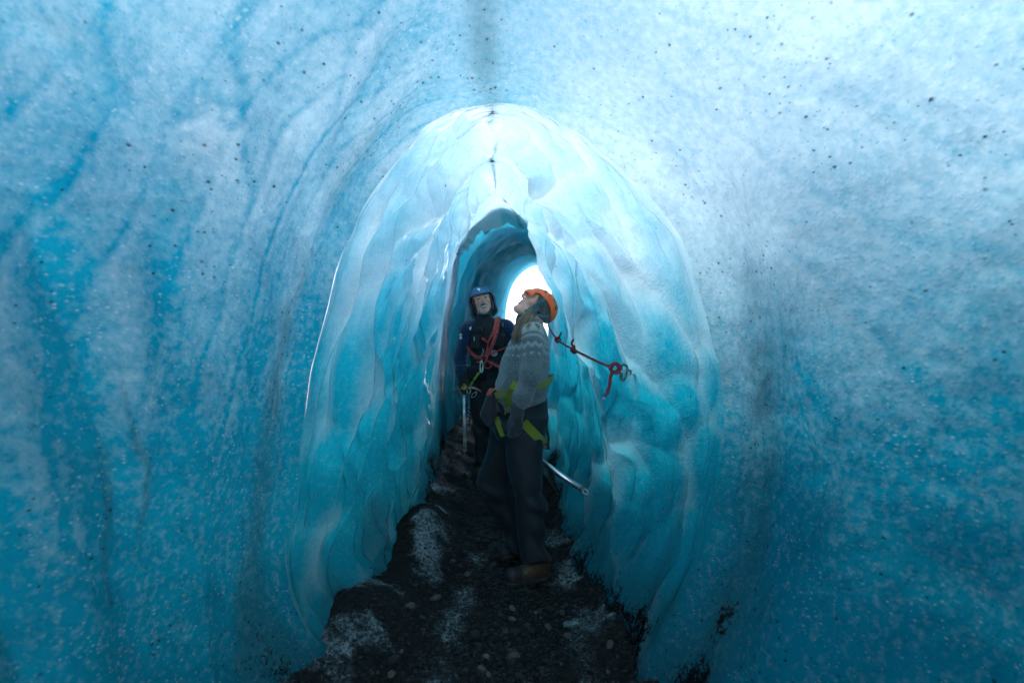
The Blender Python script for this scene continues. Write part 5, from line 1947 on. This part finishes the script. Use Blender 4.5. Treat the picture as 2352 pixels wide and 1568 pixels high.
# ------------------------------------------------------------------ rope fixed along the right wall
def build_wall_rope():
    inner = bpy.data.objects['inner_ice_tunnel']
    me = inner.data
    co = np.empty(len(me.vertices) * 3, np.float32)
    me.vertices.foreach_get('co', co)
    co = co.reshape(-1, 3)
    lv = np.empty(len(me.loops), np.int32)
    me.loops.foreach_get('vertex_index', lv)
    quads = lv.reshape(-1, 4)
    cx = co[quads[:, 0]]
    keep = (cx[:, 0] > 0.2) & (cx[:, 2] > 0.8) & (cx[:, 2] < 1.7)
    bv = BVHTree.FromPolygons([Vector(c) for c in co.tolist()], quads[keep].tolist())
    anchor = on(bv, 1452, 858, 0.0, 2.9)
    ya = anchor.y
    k2 = ya - .06
    root = empty('climbing_rope', tuple(P(1418, 845, k2)))
    tag(root, 'dark red knotted hand rope running along the right ice wall', 'rope')
    R = .0075
    knot = np.array(tuple(P(1413, 845, k2)))
    line = [P(1404, 843, k2), P(1368, 828, k2 + .25), P(1320, 804, k2 + .75), P(1282, 781, k2 + 1.4), P(1263, 756, k2 + 2.2), P(1259, 742, k2 + 2.9), P(1262, 730, k2 + 4.0)]
    pts = curve_pts(line, 90)
    lim = []
    for p_ in pts:
        uu, vv = 1176 + p_[0] / (K * p_[1]), 784 + (CAM_Z - p_[2]) / (K * p_[1])
        h_ = on(bv, uu, vv, 0.0, 99.0)
        lim.append(min(1.0, (h_.y - .035) / p_[1]))
    lim = np.array(lim)
    lim = np.array([lim[max(0, i - 5):i + 6].min() for i in range(len(lim))])
    lim = np.convolve(np.pad(lim, 4, 'edge'), np.ones(9) / 9, 'valid')
    off = lambda i: np.array([0, 0, CAM_Z]) + (pts[i] - np.array([0, 0, CAM_Z])) * lim[i]
    pts = np.array([off(i) for i in range(len(pts))])
    near_pt = lambda u_: pts[int(np.argmin(np.abs((1176 + pts[:, 0] / (K * pts[:, 1])) - u_)))]
    tube_obj('line', [(pts, R)], DARK_RED_ROPE, root, 8)

    def knot_at(c, sc, turns=2.0, seed=0):
        c = np.array(tuple(c))
        return [c + sc * np.array([math.cos(a) * (1 + .15 * math.sin(2.3 * a + seed)), .55 * math.sin(a * 1.5 + seed), math.sin(a) * (1 + .1 * math.cos(1.7 * a))]) for a in np.linspace(0, turns * 2 * math.pi, 44)]
    tube_obj('knot', [(knot_at(knot, .022, 2.5), R * 1.15)], DARK_RED_ROPE, root, 8)
    m1 = near_pt(1320)
    tube_obj('knot', [(knot_at(m1, .017, 2.2, 1), R * 1.05), ([np.array(tuple(m1)) + np.array([.002 + .017 * math.cos(a), 0, .042 + .020 * math.sin(a)]) for a in np.linspace(-1.4, 4.6, 24)], R)], DARK_RED_ROPE, root, 8)
    m2 = near_pt(1281)
    tube_obj('knot', [(knot_at(m2, .016, 2.2, 2), R * 1.05), ([np.array(tuple(m2)) + np.array((.006, 0, .012)), np.array(tuple(m2)) + np.array((.026, 0, .055))], np.array([R, R * .6]))], DARK_RED_ROPE, root, 8)
    m3 = near_pt(1262)
    tube_obj('knot', [(knot_at(m3, .018, 2.2, 3), R * 1.1)], DARK_RED_ROPE, root, 8)
    tail = curve_pts([knot + np.array([-.012, -.010, -.010]), P(1402, 866, k2 - .02), P(1400, 885, k2 - .02), P(1394, 902, k2 - .02), P(1391, 906, k2 - .02)], 20)
    tube_obj('tail', [(tail, R * 1.1)], DARK_RED_ROPE, root, 8)
    tube_obj('end_band', [([P(1391.2, 905, k2 - .02), P(1388, 912.5, k2 - .02)], R * 1.16)], BLUE_END, root, 8)
    tube_obj('end_band', [([P(1388.2, 912, k2 - .02), P(1387.2, 915.5, k2 - .02)], R * 1.12)], WHITE, root, 8)
    # carabiner and screw
    ca = empty('carabiner', tuple(P(1434, 855, k2)))
    tag(ca, 'dark locking carabiner joining the red rope to the ice anchor', 'carabiner')
    cc = [(1428, 838), (1437, 838.5), (1441, 846), (1438, 860), (1435, 869), (1430, 873), (1425.5, 868), (1426.5, 858), (1427, 846)]
    tube_obj('frame', [(curve_pts([P(u, v, k2 + .01 * math.sin(i)) for i, (u, v) in enumerate(cc)], 40, True), .0060)], DARK_STEEL, ca, 8)
    tube_obj('gate_sleeve', [([P(1426.4, 854, k2), P(1426.6, 866, k2)], .0085)], DARK_STEEL, ca, 10)
    an = empty('ice_anchor', tuple(anchor))
    tag(an, 'steel ice screw hanger set into the right ice wall', 'ice anchor')
    pl = [P(1424, 852.5, k2 - .008), P(1436, 855, k2), P(1446, 857, k2 + .02), P(1450, 858, ya - .01)]
    ribbon_obj('hanger_plate', pl, [(0, 0, .012), (0, 0, .018), (0, 0, .016), (0, 0, .012)], STEEL, an, .004)
    ad = np.array(tuple(P(1446, 856, ya - .03)))
    inn = np.array(tuple(anchor)) + np.array([.10, .05, -.01])
    tube_obj('screw_tube', [([ad, inn], .009)], STEEL, an, 10)
    tube_obj('screw_head', [([ad + np.array([-.012, 0, .004]), ad + np.array([.006, .003, .002])], .014)], DARK_STEEL, an, 8)


build_woman()
build_man()
build_wall_rope()


# ------------------------------------------------------------------ gravel, stones and loose ice on the floor
def stone_mesh(seed, sub=1, squash=0.6):
    bm = bmesh.new()
    bmesh.ops.create_icosphere(bm, subdivisions=sub, radius=1.0)
    r = random.Random(seed)
    ax = [r.uniform(.75, 1.25), r.uniform(.6, 1.0), squash * r.uniform(.7, 1.1)]
    cut = [Vector((r.uniform(-1, 1), r.uniform(-1, 1), r.uniform(-1, 1))).normalized() for _ in range(5)]
    for v in bm.verts:
        for c in cut:
            d = v.co.dot(c)
            if d > .62:
                v.co -= c * (d - .62) * .85
        v.co = Vector((v.co.x * ax[0], v.co.y * ax[1], v.co.z * ax[2])) * r.uniform(.92, 1.08)
    me = bpy.data.meshes.new('stone')
    bm.to_mesh(me)
    bm.free()
    return me


def stone_material(name, lo, hi):
    m, nt, out = new_mat(name)
    w = NT(nt)
    v = w.coord(kind='Generated')
    oi = w.n('ShaderNodeObjectInfo')
    gm = w.n('ShaderNodeNewGeometry')
    f = w.noise(w.coord((40, 40, 40)), 1.0, 4, 0.65)
    rr = w.math('FRACT', w.math('ADD', oi.outputs['Random'], gm.outputs['Random Per Island']))
    c = w.mix(w.math('MULTIPLY', rr, w.ramp(f, 0.2, 0.8, 0.6, 1.2, 'LINEAR')), lo, hi)
    b = w.n('ShaderNodeBsdfPrincipled')
    w.l(c, b.inputs['Base Color'])
    b.inputs['Roughness'].default_value = 0.55
    b.inputs['Specular IOR Level'].default_value = 0.30
    w.l(w.bump(f, 0.4, 0.01), b.inputs['Normal'])
    w.l(b.outputs[0], out.inputs[0])
    return m


STONE = stone_material('basalt_stone', (0.008, 0.009, 0.011), (0.130, 0.120, 0.110))
GRAVEL = stone_material('basalt_gravel', (0.004, 0.005, 0.006), (0.034, 0.033, 0.033))


def build_gravel():
    rng = np.random.default_rng(5)
    protos = []
    for k in range(6):
        me = stone_mesh(900 + k)
        co = np.array([tuple(v.co) for v in me.vertices])
        fc = np.array([tuple(p.vertices) for p in me.polygons])
        protos.append((co, fc))
        bpy.data.meshes.remove(me)
    N = 13000
    y = 1.9 + 3.6 * rng.random(N) ** 1.7
    hw = np.interp(y, [1.9, 2.3, 3.2, 4.4, 5.7], [.75, .62, .42, .36, .34])
    x = -0.04 + hw * rng.normal(0, .55, N)
    ok = np.abs(x + .04) < hw * 1.15
    x, y = x[ok], y[ok]
    z = floor_z(x, y)
    size = 0.0035 + 0.012 * rng.random(len(x)) ** 3.0
    V, Fc, base = [], [], 0
    ang = rng.random(len(x)) * 6.283
    for k in range(len(x)):
        co, fc = protos[k % 6]
        c_, s_ = math.cos(ang[k]), math.sin(ang[k])
        q = co * size[k]
        V.append(np.stack([q[:, 0] * c_ - q[:, 1] * s_ + x[k], q[:, 0] * s_ + q[:, 1] * c_ + y[k], q[:, 2] + z[k] + size[k] * .15], -1))
        Fc.append(fc + base)
        base += len(co)
    V, Fc = np.concatenate(V), np.concatenate(Fc)
    me = bpy.data.meshes.new('gravel')
    me.vertices.add(len(V))
    me.vertices.foreach_set('co', V.reshape(-1).astype(np.float32))
    me.loops.add(Fc.size)
    me.loops.foreach_set('vertex_index', Fc.reshape(-1).astype(np.int32))
    me.polygons.add(len(Fc))
    me.polygons.foreach_set('loop_start', np.arange(0, Fc.size, 3, dtype=np.int32))
    me.update(calc_edges=True)
    me.materials.append(GRAVEL)
    o = bpy.data.objects.new('gravel', me)
    COL.objects.link(o)
    tag(o, 'loose dark gravel strewn along the middle of the cave floor', 'gravel', kind='stuff')
    # larger stones, one by one
    rnd = random.Random(11)
    meshes = []
    for k in range(7):
        m = stone_mesh(950 + k, 2, .7)
        m.materials.append(STONE)
        meshes.append(m)
    spots = [(1090, 1455, .036), (1000, 1395, .030), (945, 1440, .028), (1260, 1430, .030), (1400, 1490, .030), (1105, 1530, .026), (905, 1545, .034), (1290, 1405, .020), (1180, 1500, .026)]
    for i in range(64):
        if i < len(spots):
            u, v, r = spots[i]
            yy = 1.37 / ((v - 784) * K)
            xx = (u - 1176) * K * yy
        else:
            yy = 1.98 + 1.5 * rnd.random() ** 1.6
            xx = rnd.gauss(-.04, .24)
            r = .011 + .016 * rnd.random() ** 2
        if abs(xx - .06) < .17 and 3.0 < yy < 3.75:
            continue
        st = bpy.data.objects.new('stone', meshes[i % 7])
        st.location = (xx, yy, float(floor_z(xx, yy)) + r * .22)
        st.rotation_euler = (rnd.uniform(-.3, .3), rnd.uniform(-.3, .3), rnd.uniform(0, 6.28))
        st.scale = (r, r, r)
        COL.objects.link(st)
        big = {0: 'broad flat dark stone in the gravel below the left boot toe', 1: 'grey stone among pale ice crumbs left of the boots', 2: 'dark stone beside the left ice wall foot near the pale ice',
               3: 'dark stone just left of the clear ice chunk', 4: 'dark stone by the right ice wall foot near the picture bottom', 6: 'rounded stone at the bottom edge beside the dirty white ice'}
        if i in big:
            tag(st, big[i], 'stone', 'stones on the cave floor')
            continue
        tag(st, 'dark stone lying loose among the gravel of the cave floor', 'stone', 'stones on the cave floor')


build_gravel()


def build_ice_chunk():
    m, nt, out = new_mat('clear_ice')
    w = NT(nt)
    b = w.n('ShaderNodeBsdfPrincipled')
    b.inputs['Base Color'].default_value = (0.85, 0.94, 0.97, 1)
    b.inputs['Roughness'].default_value = 0.06
    b.inputs['Transmission Weight'].default_value = 0.85
    b.inputs['IOR'].default_value = 1.31
    w.l(w.bump(w.noise(w.coord(), 60.0, 3), 0.4, 0.004), b.inputs['Normal'])
    w.l(b.outputs[0], out.inputs[0])
    me = stone_mesh(977, 3, .75)
    me.materials.append(m)
    me.polygons.foreach_set('use_smooth', [True] * len(me.polygons))
    o = bpy.data.objects.new('ice_chunk', me)
    y = 1.37 / ((1432 - 784) * K)
    x = (1315 - 1176) * K * y
    o.location = (x, y, float(floor_z(x, y)) + .022)
    o.scale = (.046, .034, .034)
    COL.objects.link(o)
    tag(o, 'clear rounded chunk of ice lying on the dark gravel at right', 'ice chunk')


build_ice_chunk()


def build_exit_rock():
    me = stone_mesh(988, 2, .9)
    me.materials.append(STONE)
    o = bpy.data.objects.new('rock', me)
    o.location = P(1259, 672, 13.3)
    o.scale = (.20, .3, .17)
    COL.objects.link(o)
    tag(o, 'dark rock jutting from the bright snow beyond the tunnel exit', 'rock')


build_exit_rock()
